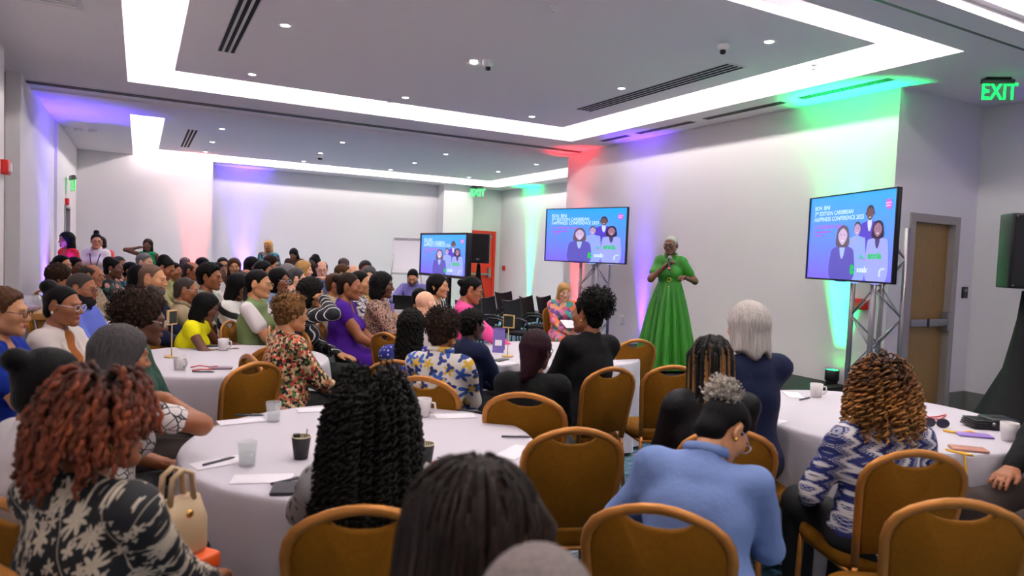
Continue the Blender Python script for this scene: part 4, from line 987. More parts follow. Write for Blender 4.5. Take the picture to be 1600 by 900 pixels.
    if not sp.get('noface'):
        for e in FP['eye']:
            o = link('eye', e, None, root, M=MH); o.material_slots[0].link = 'OBJECT'; o.material_slots[0].material = mat('eye_white', (158, 146, 138), .35)
        for e in FP['eyebrow']: link('eyebrow', e, mat('brow', (26, 18, 15), .8), root, M=MH)
        sk = sp['skin']; link('lips', FP['lips'], mat('lip_%d_%d_%d' % sk, (min(255, int(sk[0]*.82+25)), int(sk[1]*.62), int(sk[2]*.66)), .4), root, M=MH)
    if sp.get('glasses'): link('glasses', FP['glasses'], sp['glasses'], root, M=MH)
    if sp.get('ear'):
        for e in FP[sp.get('eart', 'stud')]: link('earring', e, sp['ear'], root, M=MH)
    sp['root'] = root; sp['J'] = J; sp['MH'] = MH; sp['org'] = org; sp['sc'] = sc
    if not sp.get('stand') and not sp.get('nochair'):
        c = banquet_chair(org[0], org[1], sp['face']+sp.get('chairturn', 0), sp.get('clabel') or 'gold chair of the ' + sp['short'])
    return root
def shoe_mesh():
    g = Grid((-.07, -.09, -.02), (.07, .25, .16), .008); g.cone((0, -.03, .035), (0, .12, .028), .036, .036, .03); g.cone((0, .12, .028), (0, .19, .022), .036, .024, .02); g.cone((0, -.02, .04), (0, -.01, .10), .038, .038, .03)
    g.F = np.maximum(g.F, -(g.ax[2][None, None, :]+0*g.F)); return mesh_np('shoe', *g.mesh())
SHOE = shoe_mesh()
PANT = {'black': mat('black_trousers', (18, 18, 22), .85), 'shoe': mat('black_shoe', (15, 14, 15), .4), 'jean': mat('blue_jeans', (52, 76, 120), .85, noise=(60, .15)), 'grey': mat('grey_trousers', (92, 88, 90), .85), 'pink': mat('pink_trousers', (225, 86, 92), .8), 'khaki': mat('khaki_trousers', (150, 130, 100), .85), 'brown': mat('brown_trousers', (52, 40, 36), .85), 'navy': mat('navy_trousers', (26, 30, 52), .85)}
# ------------------------------------------------------------------ fabrics and hair colours
BLK = hair_mats('black', (16, 14, 15)); BLKC = hair_mats('black_curly', (18, 15, 14), .6, True); DBR = hair_mats('dark_brown', (38, 26, 22)); DBRC = hair_mats('dark_brown_curly', (44, 28, 20), .65, True)
BRN = hair_mats('brown', (78, 50, 32)); GRY = hair_mats('grey', (120, 114, 112)); GRYD = hair_mats('dark_grey', (74, 70, 70)); SIL = hair_mats('silver', (176, 168, 162)); BLD = hair_mats('blond', (184, 140, 84)); BLDC = hair_mats('light_brown_curly', (120, 84, 48), .65, True)
BUR = hair_mats('burgundy', (40, 18, 26)); STUB = mat('stubble', (46, 34, 30), .8); SALT = mat('salt_beard', (88, 78, 74), .8, noise=(90, .3)); GRYC = hair_mats('grey_curly', (158, 148, 138), .7, True)
def fab(n, c, r=.8): return mat('fabric_'+n, c, r, spec=.2, bump=(45, .25))
F_ = dict(black=fab('black', (17, 17, 19)), navy=fab('navy', (25, 32, 62)), royal=fab('royal_blue', (16, 44, 140)), white=fab('white', (220, 212, 214)), offw=fab('off_white', (205, 194, 188)), peri=fab('periwinkle', (98, 112, 200)), lblue=fab('light_blue', (112, 140, 198)), denim=fab('denim', (118, 140, 178)), sky=fab('blue_shirt', (110, 132, 182), .65), green=fab('dark_green', (14, 66, 48)), kelly=fab('kelly_green', (12, 128, 76)), lime=fab('lime', (150, 222, 30)), yellow=fab('yellow', (222, 214, 10)), ylw2=fab('chartreuse', (186, 188, 20)), beige=fab('beige', (160, 142, 116)), tan=fab('tan', (178, 160, 130)), khaki=fab('khaki_olive', (146, 140, 96)), sage=fab('sage_green', (122, 140, 92)), purple=fab('purple', (70, 22, 136)), lilac=fab('lilac', (128, 122, 190)), pink=fab('hot_pink', (232, 78, 148)), red=fab('red', (206, 36, 44)), coral=fab('coral', (222, 84, 74)), brown=fab('brown', (66, 40, 34)), mustard=fab('mustard', (168, 132, 46)), grey=fab('heather_grey', (128, 124, 124)), dgrey=fab('charcoal', (60, 58, 62)), dpur=fab('deep_purple', (50, 34, 84)))
def D(px, py, Z, face, skin, hair, top, short, label, **k):
    if not isinstance(top, dict): top = {'mat': top}
    d = dict(px=px, py=py, Z=Z, face=face, skin=skin, hair=hair, top=top, short=short, label=label); d.update(k); return d
sD, sM, sL, sP, sX = (98, 56, 36), (150, 90, 56), (196, 136, 94), (226, 170, 140), (70, 42, 32)
GB = mat('glasses_black', (16, 15, 18), .3); GT = mat('glasses_tortoise', (70, 44, 40), .3); GC = mat('glasses_clear', (196, 184, 196), .2); GG = mat('glasses_gold', (200, 170, 110), .3, metal=.8)
EG = mat('earring_gold', (222, 176, 90), .25, metal=.9); EP = mat('earring_pearl', (230, 222, 212), .3)
FLBW = m_flowers('black_floral', (15, 15, 20), [(13, 8, .34, (198, 184, 162), (0, 0, 0)), (21, 5, .30, (190, 176, 156), (3.3, 1.1, 0)), (36, 3, .22, (180, 166, 150), (1.3, 5.1, 0))], stems=(9, .008, (190, 176, 158)), plane=(PI/2-.6, 0, .5))
CRACK = m_cells('white_crackle', [(214, 206, 202), (208, 200, 198)], 26, (.05, (30, 26, 28)))
POLKA = m_dots('blue_polka', (24, 34, 132), (216, 214, 232), 34, .24)
FLWY = m_flowers('white_blue_yellow_floral', (214, 208, 200), [(8, 5, .36, (40, 84, 170), (0, 0, 0)), (9, 5, .32, (206, 164, 50), (2.2, .7, 0)), (10, 3, .3, (28, 52, 120), (5, 2, 0))])
FLMX = m_cells('multicolour_floral', [(24, 22, 24), (206, 180, 130), (196, 66, 52), (96, 120, 66), (226, 196, 160), (30, 26, 30), (212, 120, 84)], 62)
FLGR = m_cells('dark_green_floral', [(18, 26, 28), (24, 62, 58), (12, 16, 22), (58, 96, 88), (200, 130, 130), (16, 22, 28)], 22)
TEAL = m_cells('teal_print', [(22, 66, 92), (40, 120, 140), (24, 40, 66), (120, 80, 60), (70, 140, 150)], 24)
ORNG = m_cells('orange_pink_print', [(232, 110, 50), (220, 120, 160), (70, 160, 150), (236, 160, 120), (210, 90, 130), (120, 80, 150)], 16)
ZEB = m_blotch('zebra', (226, 220, 222), (40, 36, 70), 16, .5, (1, 1, 4)); LEO = m_cells('leopard', [(176, 130, 110), (196, 160, 140), (66, 44, 42), (188, 150, 130)], 85, (.06, (58, 40, 40)))
STRB = m_stripes('black_white_pinstripe', (18, 17, 24), (222, 218, 220), 22, .14, 0, .03); STRW = m_stripes('wide_black_white', (226, 222, 218), (16, 16, 20), 6.0, .45, 2, .15, (.5, .2, 0)); STRD = m_stripes('green_white_stripe', (20, 34, 34), (220, 220, 214), 14, .38, 0, .06, (0, .5, 0))
PATW = m_cells('patchwork_shirt', [(196, 192, 180), (92, 112, 104), (214, 208, 200), (40, 52, 72), (170, 176, 160)], 14); ZIG = m_zigzag('blue_white_zigzag'); GFL = m_blotch('grey_floral_knit', (150, 146, 146), (72, 68, 70), 24, .42)
DOTG = m_dots('green_fine_dot', (14, 62, 46), (46, 110, 84), 120, .16); BTEX = m_blotch('beige_texture', (170, 150, 124), (130, 112, 96), 60, .5)
PEOPLE = []
A = PEOPLE.append
# ---------------- foreground
A(D(158, 662, 1.75, 42, sM, [('short', DBRC, dict(t=.012))], dict(mat=FLBW, name='dress', wr=.004), 'woman with rust twists', 'woman with rust coloured twists and black dress printed with cream flowers', near=3, dress=1, hyaw=-.45, lean=.06, pose='lap', ear=EG, eart='earring', key='rust', noface=0, girth=1.12))
A(D(78, 603, 2.2, 28, sM, [('bun', BLK, dict(c=(0, -.105, .085), r=.042, t=.008))], dict(mat=F_['white'], sleeve='short'), 'woman in white with low bun', 'woman in a white top with a black bun, half hidden behind rust twists', near=2, lean=.05))
A(D(188, 556, 2.55, 25, sM, [('bob', GRYD, dict(L=.11, groove=.0025, t=.016))], dict(mat=CRACK, sleeve='short'), 'woman with grey streaked bob', 'woman with dark grey bob and white top with black crackle lines, elbow on table', near=2, hyaw=-.2, girth=1.15, lean=.12, wr=(.06, .20, 1.0), pose='handhead'))
A(D(6, 488, 3.5, -12, sL, [('short', BRN, dict(t=.016, curl=.002)), ], dict(mat=F_['royal'], sleeve='short', neck='v'), 'woman in royal blue', 'woman in royal blue dress with patterned glasses at the left photo edge', near=2, dress=1, girth=1.25, glasses=GT, ear=EP))
A(D(98, 478, 4.1, -26, sM, [('bun', BLK, dict(c=(0, -.09, .105), r=.050, t=.007, hl=.004))], dict(mat=F_['offw'], neck='jacket', lapel=1, inner=fab('orange_brown', (156, 92, 44)), name='blazer'), 'woman in cream blazer', 'woman in a cream blazer with high black bun and glasses', near=2, glasses=GC, ear=EP, pants=PANT['brown']))
A(D(128, 452, 5.2, -24, sM, [('buzz', STUB, dict(t=.005))], dict(mat=F_['peri'], collar=F_['peri']), 'bearded man in periwinkle shirt', 'bearded man with glasses in a periwinkle blue shirt', near=1, sex='m', girth=1.2, glasses=GT, beard=mat('beard_black', (20, 16, 15), .85)))
A(D(222, 500, 3.4, -8, sD, [('afro', DBRC, dict(r=(.112, .118, .105), c=(0, -.03, .045), curl=.004))], dict(mat=DOTG, name='dress'), 'woman in dark green', 'woman in dark green dress with curly brown hair and sparkling glasses', near=2, dress=0, pants=PANT['brown'], pose='lap', glasses=mat('glasses_sparkle', (226, 210, 196), .2, metal=.5), ear=EP, lean=.12))
A(D(580, 678, 2.15, 70, sM, [('long', BLK, dict(L=.30, w=.02, t=.012))], dict(mat=GFL), 'woman with long black curls', 'woman with long black corkscrew curls and grey knit top in front centre', near=3, pose='table', key='curls', noface=1, lean=.04))
A(D(745, 838, 1.06, 40, sL, [('long', DBR, dict(L=.40, w=.045, t=.020, groove=.0022, fw=.082))], dict(mat=F_['grey']), 'woman with straight brown hair', 'woman with long straight dark brown hair at the bottom centre', near=3, hyaw=-.85, nochair=1, key='brown'))
A(D(838, 1005, .86, 50, sL, [('buzz', mat('grey_crop', (112, 100, 96), .8, noise=(120, .3)), dict(t=.005))], dict(mat=F_['dgrey']), 'man with grey cropped hair', 'man with cropped grey hair cut off by the bottom photo edge', near=3, sex='m', nochair=1))
A(D(1130, 672, 2.32, 45, sL, [('short', BLK, dict(t=.010)), ], dict(mat=F_['sky'], collar=F_['sky'], wr=.008), 'woman in blue shirt', 'woman in a blue shirt with fluffy grey topknot, head bent over a phone', near=3, nochair=1, hyaw=-.75, hpitch=.5, lean=.30, pose='phone', girth=1.42, sw=.185, side=.08, glasses=GC, ear=EG, key='greybun', hroll=.05))
A(D(1375, 632, 2.85, 64, sM, [('short', DBRC, dict(t=.016))], dict(mat=ZIG), 'woman with ginger curls', 'woman with ginger curly hair and navy and white zigzag blouse', near=3, pose='rest', key='ginger', noface=1, girth=1.35, sw=.185))
A(D(1168, 512, 3.75, 78, sP, [('bob', SIL, dict(L=.135, groove=.0022, w=.008))], dict(mat=F_['navy'], name='blazer'), 'woman with silver bob', 'woman with a silver bob and navy blazer seen from behind', near=2, girth=1.05, chairturn=-100))
A(D(1110, 566, 3.15, 62, sD, [('short', BLK, dict(t=.012, groove=.003)), ], dict(mat=fab('sheer_black', (20, 18, 20), .5)), 'woman with gold streaked braids', 'woman with black braids streaked with gold and a black sheer top', near=2, lean=.1, key='braids', noface=1, girth=1.1))
A(D(918, 492, 4.5, 92, sM, [('afro', BLKC, dict(r=(.105, .105, .10), c=(0, -.075, .075), curl=.005)), ('short', BLKC, dict(t=.010, curl=.002))], dict(mat=F_['black'], name='blazer', neck='high'), 'woman with afro puff', 'woman with black afro puff and black blazer seen from behind', near=2, hyaw=.35, ear=EG, girth=1.12))
A(D(838, 548, 3.55, 50, sD, [('long', BUR, dict(L=.17, w=-.05, t=.012, back=.035, groove=.0015))], dict(mat=F_['black']), 'woman with burgundy ponytail', 'woman with sleek burgundy hair in a low ponytail and black top', near=2, hyaw=-.3, glasses=GC))
A(D(692, 518, 3.95, 45, sM, [('afro', DBRC, dict(r=(.102, .105, .095), c=(0, -.015, .05), curl=.004))], dict(mat=FLWY, collar=FLWY), 'woman in blue and yellow floral', 'woman with short dark curls and white shirt with blue and yellow flowers', near=2, ear=EG, eart='earring', hyaw=-.1))
A(D(738, 512, 4.7, 15, sX, [('short', BLKC, dict(t=.022, curl=.006))], dict(mat=F_['navy'], name='blazer'), 'person with short twists', 'person with short black twists, clear glasses and navy jacket', near=1, glasses=GC))
A(D(643, 512, 4.55, 52, sM, [('long', BLKC, dict(L=.33, w=.03, t=.022, curl=.005, cf=150))], dict(mat=POLKA), 'woman in blue polka dots', 'woman with long black curls and blue polka dot blouse', near=2))
A(D(665, 476, 5.9, 22, sP, [], dict(mat=F_['white']), 'bald man', 'bald pale man seen from behind amid the centre tables', near=1, sex='m'))
A(D(545, 448, 5.9, -24, sM, [('bun', DBR, dict(c=(0, -.115, .06), r=.042, t=.008))], dict(mat=F_['purple'], sleeve='cap', neck='v', name='dress'), 'woman in purple', 'woman in a purple dress with brown bun sitting in profile', near=2, dress=1, girth=1.3, ear=EG))
A(D(455, 490, 4.5, 12, sL, [('afro', BLDC, dict(r=(.094, .106, .10), c=(0, -.018, .04), curl=.0035))], dict(mat=FLMX), 'woman in multicolour floral', 'woman with short light brown curls, glasses and multicolour floral blouse', near=2, girth=1.3, glasses=GB))
A(D(486, 458, 5.4, -12, sL, [('long', BLKC, dict(L=.22, w=.03, t=.02, curl=.004))], dict(mat=STRB), 'woman in pinstripe blouse', 'woman in black blouse with white stripes resting her head on her hand', near=2, pose='handhead', lean=.14, curl=.2))
A(D(404, 444, 5.8, -28, sL, [('bun', BLK, dict(c=(0, -.09, -.03), r=.03, t=.008, groove=.0012))], dict(mat=F_['sage'], sleeve='none', name='vest', inner=F_['white']), 'person in sage green vest', 'person with a long braid, glasses and sage green vest over white sleeves', near=2, glasses=GG, key='braid1', whites=1, girth=1.1))
A(D(374, 448, 6.6, -35, sD, [('bob', BLK, dict(L=.13, w=.01, groove=.0015))], dict(mat=STRW), 'woman in wide striped sweater', 'woman in black and white wide striped sweater looking down', near=1, hpitch=.2, girth=1.2))
A(D(322, 480, 5.95, -18, sD, [('bob', BLK, dict(L=.13, w=.012, groove=.002))], dict(mat=F_['yellow'], sleeve='cap'), 'woman in bright yellow', 'woman in a bright yellow sleeveless top with black hair', near=2, pose='table', lean=.3))
A(D(290, 454, 6.7, -5, sM, [('buzz', STUB, dict(t=.004))], dict(mat=F_['beige'], neck='round', collar=F_['beige']), 'man in beige hoodie', 'man with shaved head and glasses in a beige hooded top', near=2, sex='m', glasses=GC, girth=1.2))
A(D(238, 437, 6.2, -22, sL, [('buzz', mat('stubble_brown', (92, 66, 50), .8), dict(t=.003, hl=.01))], dict(mat=F_['navy'], neck='jacket', lapel=1, inner=F_['white'], name='blazer'), 'man in navy suit', 'man with grey beard in a navy suit and pale shirt', near=2, sex='m', beard=SALT))
A(D(563, 442, 7.0, -30, sL, [('bun', BLK, dict(c=(0, -.10, .0), r=.035, t=.008))], dict(mat=ZEB), 'woman in zebra print', 'woman in black and white zebra print blouse', near=1))
A(D(597, 446, 6.7, -30, sD, [('bob', BLK, dict(L=.12, w=.012, curl=.003))], dict(mat=LEO), 'woman in leopard print', 'woman in leopard print blouse with black bob', near=1, girth=1.2, ear=EP))
A(D(684, 447, 7.0, -40, sL, [('bob', BLK, dict(L=.08, t=.010, w=-.02))], dict(mat=STRD, neck='deep'), 'woman in striped shirt', 'woman with sleek dark hair and green and white striped shirt holding a lilac phone', near=1, pose='phone', ear=EG, key='lilacphone'))
A(D(737, 453, 6.3, -26, sM, [('bun', BLK, dict(c=(0, -.115, .03), r=.036, t=.008))], dict(mat=F_['pink'], name='blazer', lapel=1), 'woman in pink blazer', 'woman in a hot pink blazer with black bun and glasses', near=2, pants=PANT['jean'], glasses=GB, ear=EG, pose='knees', lean=.10, hpitch=.2))
A(D(881, 456, 9.4, -105, sP, [('long', BLD, dict(L=.24, w=.015))], dict(mat=ORNG, neck='v'), 'blonde woman in orange print', 'blonde woman in orange and pink printed suit reading a sheet of paper', near=1, pants=ORNG, hpitch=.25, pose='lap', nosub=1))
A(D(645, 433, 10.8, -120, sL, [('short', BLK, dict(t=.010))], dict(mat=F_['lilac'], collar=F_['lilac']), 'man in lilac shirt', 'man in a lilac shirt working at a laptop', near=1, sex='m', lean=.2, hpitch=.3, pose='table', beard=SALT))
A(D(657, 466, 7.2, -20, sM, [('short', BLK, dict(t=.010))], dict(mat=F_['black']), 'person with glasses on head', 'person with black hair hidden behind the bald man', near=0))
# ---------------- standing people
A(D(151, 377, 11.2, -100, sL, [('bun', BLK, dict(c=(0, -.04, .145), r=.045, t=.012))], dict(mat=F_['white'], sleeve='short', collar=F_['white']), '', 'standing woman in white polo shirt with lanyard and black glasses', near=1, stand=1, pose='clasp', glasses=GB, hyaw=.3, key='lanyard', girth=.95, sw=.15))
A(D(104, 375, 10.9, -150, sM, [('long', BLK, dict(L=.30, w=.02))], dict(mat=F_['red'], neck='v'), '', 'standing woman in red jacket with long black hair at the left wall', near=1, stand=1, pose='down'))
A(D(157, 380, 12.9, -110, sM, [('bob', DBR, dict(L=.10))], dict(mat=F_['coral']), '', 'standing person in coral hidden behind the woman in the white polo', near=0, stand=1, pose='down', girth=1.2))
A(D(231, 383, 13.6, -115, sD, [('long', DBR, dict(L=.17, w=.01))], dict(mat=F_['kelly'], sleeve='none'), '', 'standing woman in green sleeveless top touching her hair', near=1, stand=1, pose='hair', hyaw=.2))
A(D(419, 385, 15.2, -120, sM, [('long', BLD, dict(L=.26, w=.02))], dict(mat=TEAL, neck='v'), '', 'standing woman with blond braids and teal printed blouse by the rear wall', near=1, stand=1, pose='down'))
A(D(459, 397, 14.4, -120, sM, [('long', BLK, dict(L=.20, w=.02))], dict(mat=F_['brown']), '', 'standing woman in brown sweater looking down by the rear wall', near=1, stand=1, pose='clasp', hpitch=.5, lean=.12))
# ---------------- rear audience
def R_(px, py, Z, face, skin, hair, top, lb, **k): A(D(px, py, Z, face, skin, [hair] if hair else [], top, lb, lb + ' in the rear audience', **k))
R_(97, 414, 8.8, -28, sL, ('bun', BLK, dict(c=(0, -.11, .0), r=.04, t=.008)), F_['black'], 'pale woman with low black bun beside the left wall')
R_(117, 416, 9.4, -30, sD, ('short', BLK, dict(t=.014)), F_['dgrey'], 'woman with short black hair next to the low bun')
R_(94, 434, 6.6, 5, sM, ('afro', DBRC, dict(r=(.10, .11, .10), c=(0, -.02, .04), curl=.004)), F_['offw'], 'person with dark curls behind the cream blazer')
R_(144, 431, 7.0, -20, sM, ('bald', STUB), BTEX, 'man in textured beige shirt behind the periwinkle shirt', sex='m')
R_(177, 420, 8.6, -15, sD, ('updo', BLK, dict(c=(0, -.05, .08), r=.07)), FLGR, 'woman in dark floral jacket and pink trousers', pants=PANT['pink'], ear=EP, near=1, girth=1.2)
R_(186, 414, 10.0, -60, sM, ('buzz', STUB), FLMX, 'man with short hair and colourful shirt', sex='m')
R_(226, 410, 9.8, -30, sP, ('short', GRY, dict(t=.012)), F_['grey'], 'older person with grey hair below the green top')
R_(217, 432, 7.6, -20, sM, ('long', BLK, dict(L=.30, w=.03)), F_['pink'], 'woman with long black hair and pink top behind the navy suit')
R_(258, 419, 8.2, -25, sM, ('updo', BLK, dict(c=(0, -.05, .085), r=.065)), F_['khaki'], 'woman with black updo and khaki top looking down', hpitch=.4, near=1)
R_(272, 424, 9.6, -30, sM, ('short', BLK, dict(t=.012)), F_['lime'], 'person in a lime green top')
R_(289, 413, 11.0, -90, sX, ('bald', STUB), F_['black'], 'bald man in black', sex='m')
R_(300, 424, 8.4, -28, sM, ('bald', STUB), F_['tan'], 'man with glasses and tan jacket', sex='m', glasses=GB, near=1)
R_(317, 415, 10.6, -40, sM, ('bob', BLK, dict(L=.10)), F_['brown'], 'woman with black bob near the red light')
R_(328, 433, 7.2, -28, sM, ('short', BLKC, dict(t=.024, curl=.003)), PATW, 'woman with short hair and patchwork shirt', near=1)
R_(348, 415, 10.4, -85, sL, ('short', BLK, dict(t=.010)), F_['tan'], 'person with glasses and tan shirt', glasses=GB)
R_(366, 417, 10.2, -95, sL, ('long', BRN, dict(L=.2, w=.02)), F_['brown'], 'woman with long reddish brown hair')
R_(394, 416, 10.2, -50, sD, ('long', BLK, dict(L=.15)), F_['black'], 'woman with dark hair in black before the blue light')
R_(386, 437, 8.2, -28, sM, ('bald', STUB), F_['dpur'], 'person in deep purple beside the sage vest', sex='m')
R_(412, 424, 9.0, -20, sM, ('short', BLK, dict(t=.02)), F_['black'], 'person with thick black hair')
R_(424, 414, 10.8, -30, sL, ('afro', DBRC, dict(r=(.098, .105, .095), c=(0, -.02, .05), curl=.004)), F_['navy'], 'person with curly hair and glasses', glasses=GB)
R_(436, 438, 7.4, -45, sM, ('long', BLK, dict(L=.26, w=.02)), F_['denim'], 'woman with long black hair, glasses and denim shirt', glasses=GC, near=1)
R_(450, 429, 8.6, -20, sP, ('bob', GRY, dict(L=.10)), F_['ylw2'], 'older woman with grey hair and chartreuse top')
R_(463, 436, 7.6, -5, sP, ('short', GRYD, dict(t=.012)), F_['white'], 'man with grey hair and white shirt', sex='m', near=1)
R_(475, 422, 9.2, -22, sP, ('bob', BLD, dict(L=.09, curl=.002)), F_['offw'], 'woman with blond bob')
R_(491, 412, 11.4, -150, sX, ('updo', BLK, dict(c=(0, -.03, .10), r=.06)), F_['black'], 'man with black locks and glasses', sex='m', glasses=GB)
R_(503, 421, 9.4, -100, sP, ('bald', GRYD), F_['lblue'], 'bald man in blue shirt with hands pressed together', sex='m', glasses=GT, pose='pray', near=1, hpitch=.15)
R_(537, 415, 11.2, -95, sX, ('bald', STUB), F_['navy'], 'bald man in navy', sex='m')
R_(536, 428, 8.8, -25, sL, ('short', BRN, dict(t=.02, curl=.003)), F_['beige'], 'woman with wavy brown hair behind the purple dress')
R_(552, 427, 9.2, -20, sP, None, F_['offw'], 'bald pale man behind the zebra print', sex='m')
R_(571, 421, 10.4, -90, sM, ('short', mat('dark_hat', (48, 34, 34), .8), dict(t=.022)), F_['brown'], 'person in a dark cap')
R_(577, 431, 8.6, -105, sP, ('bob', GRYD, dict(L=.13)), F_['mustard'], 'woman with grey streaked bob and mustard top', hpitch=.15, near=1)
R_(524, 445, 7.6, -20, sM, ('short', BRN, dict(t=.014)), F_['tan'], 'person in pale tan behind the brown bun')
R_(205, 424, 9.0, -25, sM, ('short', BLK, dict(t=.012)), TEAL, 'person in teal print left of the navy suit')
R_(340, 424, 9.2, -28, sD, ('short', BLK, dict(t=.01)), F_['white'], 'person in white between tan shirts')
# person mostly outside the right edge: knee and hand in view
_K = onz(1560, 775, .64)
A(D(1735, 585, 2.75, 172, sM, [('short', BLK, dict(t=.014))], F_['black'], 'person in dark trousers', 'person in dark brown trousers whose knee and hand enter at the right photo edge', near=2, pants=PANT['brown'], pose='knees', kneey=.58, at=(_K[0]+.62, _K[1]-.08, 0)))
# ---------------- the speaker
A(D(1048, 384, 8.15, -135, (108, 66, 48), [('buzz', mat('silver_crop', (168, 160, 158), .8, noise=(120, .2)), dict(t=.006))], dict(mat=mat('green_dress', (42, 122, 20), .55, bump=(30, .15)), sleeve='short', collar=mat('green_dress', (42, 122, 20), .55), name='dress_bodice', wr=.003), '', 'woman speaking on stage in a long bright green shirt dress with microphone', near=3, stand=1, pose='mic', floor=.3, glasses=GB, hyaw=-.25, nobottom=1, key='speaker', curl=.75, group='speaker on the stage', wl=(-.20, .22, 1.17), sw=.142, girth=.9))
# spread people along their sight lines so that nobody sits inside a neighbour or a table
for sp in PEOPLE: sp['J'] = skeleton(sp); sp['Z0'] = sp['Z']
def org_of(sp, Z=None):
    hw = at(sp['px'], sp['py'], Z or sp['Z']); sc = min(max((hw[2]-sp.get('floor', 0))/sp['J']['Hd'][2], .9), 1.1)
    return (hw-rotz(math.radians(sp['face'])-PI/2) @ sp['J']['Hd']*sc)[:2]
def lim(sp): return .06 if sp.get('near', 0) >= 3 else .12 if sp.get('near', 0) == 2 else .30
for it in range(80):
    O = [org_of(sp) for sp in PEOPLE]; mv = np.zeros(len(PEOPLE))
    for i, a in enumerate(PEOPLE):
        for j in range(i+1, len(PEOPLE)):
            d = np.linalg.norm(O[i]-O[j])
            if d < .58:
                s1 = 1 if a['Z'] >= PEOPLE[j]['Z'] else -1; mv[i] += s1*(.59-d)*.5; mv[j] -= s1*(.59-d)*.5
        if not a.get('stand'):
            for k, c in TB.items():
                d = np.linalg.norm(O[i]-np.array(c))
                if d < .98:
                    e = np.linalg.norm(org_of(a, a['Z']+.05)-np.array(c)); mv[i] += (1 if e > d else -1)*(.98-d)*.5
    for i, sp in enumerate(PEOPLE):
        L = lim(sp); sp['Z'] = min(max(sp['Z']+max(-.1, min(.1, mv[i])), sp['Z0']*(1-L)), sp['Z0']*(1+L))
for sp in PEOPLE: person(sp)
BYK = {sp['key']: sp for sp in PEOPLE if sp.get('key')}
# ------------------------------------------------------------------ strand hair for the people nearest the camera
def attr_mat(name, rough=.55):
    m = bpy.data.materials.new(name); m.use_nodes = True; nt = m.node_tree; b = nt.nodes['Principled BSDF']; b.inputs['Roughness'].default_value = rough; b.inputs['Specular IOR Level'].default_value = .25
    a = nt.nodes.new('ShaderNodeAttribute'); a.attribute_name = 'hcol'; nt.links.new(a.outputs['Color'], b.inputs['Base Color']); return m
HM = attr_mat('hair_strands')
def roots(n, rng, hl=.006):
    out = []
    k = 0
    while len(out) < n:
        k += 1; z = rng.uniform(-.45, 1); a = rng.uniform(0, 2*PI); r = math.sqrt(1-z*z); d = np.array([r*math.cos(a), r*math.sin(a), z])
        p = np.array([0, -.012, .035])+d*np.array([.078, .098, .087])
        if -.673*p[1]+.74*p[2]-.0017-hl > 0: out.append((p, d))
    return np.array([o[0] for o in out]), np.array([o[1] for o in out])
def fall(P, N, L, m, rng, stiff=.5, grav=1., cap=.014, part=.5, out=.0, down=None):
    """simple falling strands kept outside the skull and neck; returns (n,m,3)"""
    n = len(P); S = np.zeros((n, m, 3)); p = P.copy(); v = N*stiff; v[:, 2] += .03
    fr = np.clip((P[:, 1]-.01)/.06, 0, 1); v[:, 0] += np.sign(P[:, 0]+1e-4)*fr*part; v[:, 1] -= fr*part*.9
    ds = (np.asarray(L)/(m-1))[:, None] if np.ndim(L) else L/(m-1)
    v /= np.linalg.norm(v, axis=1, keepdims=True); c = np.array([0, -.012, .035]); r = np.array([.074, .094, .083])+cap
    for i in range(m):
        S[:, i] = p; v = v+np.array([0, 0, -1.])*grav*ds*26; v /= np.linalg.norm(v, axis=1, keepdims=True); p = p+v*ds
        q = (p-c)/r; q[:, 2] = np.where(q[:, 2] < 0, q[:, 2]*.12, q[:, 2]); k = np.linalg.norm(q, axis=1); ins = k < 1
        f = np.where(ins, 1/np.maximum(k, .2), 1)[:, None]; pn = c+(p-c)*np.concatenate([f, f, np.where(p[:, 2:3] > .035, f, 1)], 1); p = np.where(ins[:, None], pn, p)
        p[:, :2] += (p[:, :2]-c[:2])*out*ds
        face = (p[:, 1] > .02) & (p[:, 2] < .05) & (np.abs(p[:, 0]) < .085); p[face, 0] = np.sign(p[face, 0]+1e-5)*.085
        if down is not None: p[:, 1] = np.where(p[:, 2] < -.16, np.maximum(np.minimum(p[:, 1], down), -.2), p[:, 1])
    return S
def helix(S, rad, pitch, rng):
    n, m, _ = S.shape; seg = np.linalg.norm(np.diff(S, axis=1), axis=2); s_ = np.concatenate([np.zeros((n, 1)), np.cumsum(seg, 1)], 1)
    T = np.gradient(S, axis=1); T /= np.linalg.norm(T, axis=2, keepdims=True)+1e-9; A_ = np.cross(T, np.array([.3, 1., .2])); A_ /= np.linalg.norm(A_, axis=2, keepdims=True)+1e-9; B_ = np.cross(T, A_)
    ph = s_*2*PI/pitch+rng.uniform(0, 6.28, (n, 1)); k = rad*np.clip(s_/.03, 0, 1)*(1+.3*np.sin(s_*31+rng.uniform(0, 6.28, (n, 1))))
    return S+(A_*np.cos(ph)[..., None]+B_*np.sin(ph)[..., None])*k[..., None]
def strand_obj(sp, S, R, cols, sides=4, name='hair_strands'):
    V, F = tubes(S, R, sides); me = mesh_np(name, V, F); at_ = me.attributes.new('hcol', 'FLOAT_COLOR', 'POINT')
    c = np.repeat(cols, sides, axis=1).reshape(-1, 3); c = np.concatenate([c, np.ones((len(c), 1))], 1).astype(np.float32); at_.data.foreach_set('color', c.ravel())
    return link(name, me, HM, sp['root'], M=sp['MH'])
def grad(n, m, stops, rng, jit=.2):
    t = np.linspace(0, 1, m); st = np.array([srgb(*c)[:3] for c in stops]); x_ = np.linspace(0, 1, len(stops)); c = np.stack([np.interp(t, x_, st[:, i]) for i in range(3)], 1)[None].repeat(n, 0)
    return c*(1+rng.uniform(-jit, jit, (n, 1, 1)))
rng = np.random.default_rng(3)
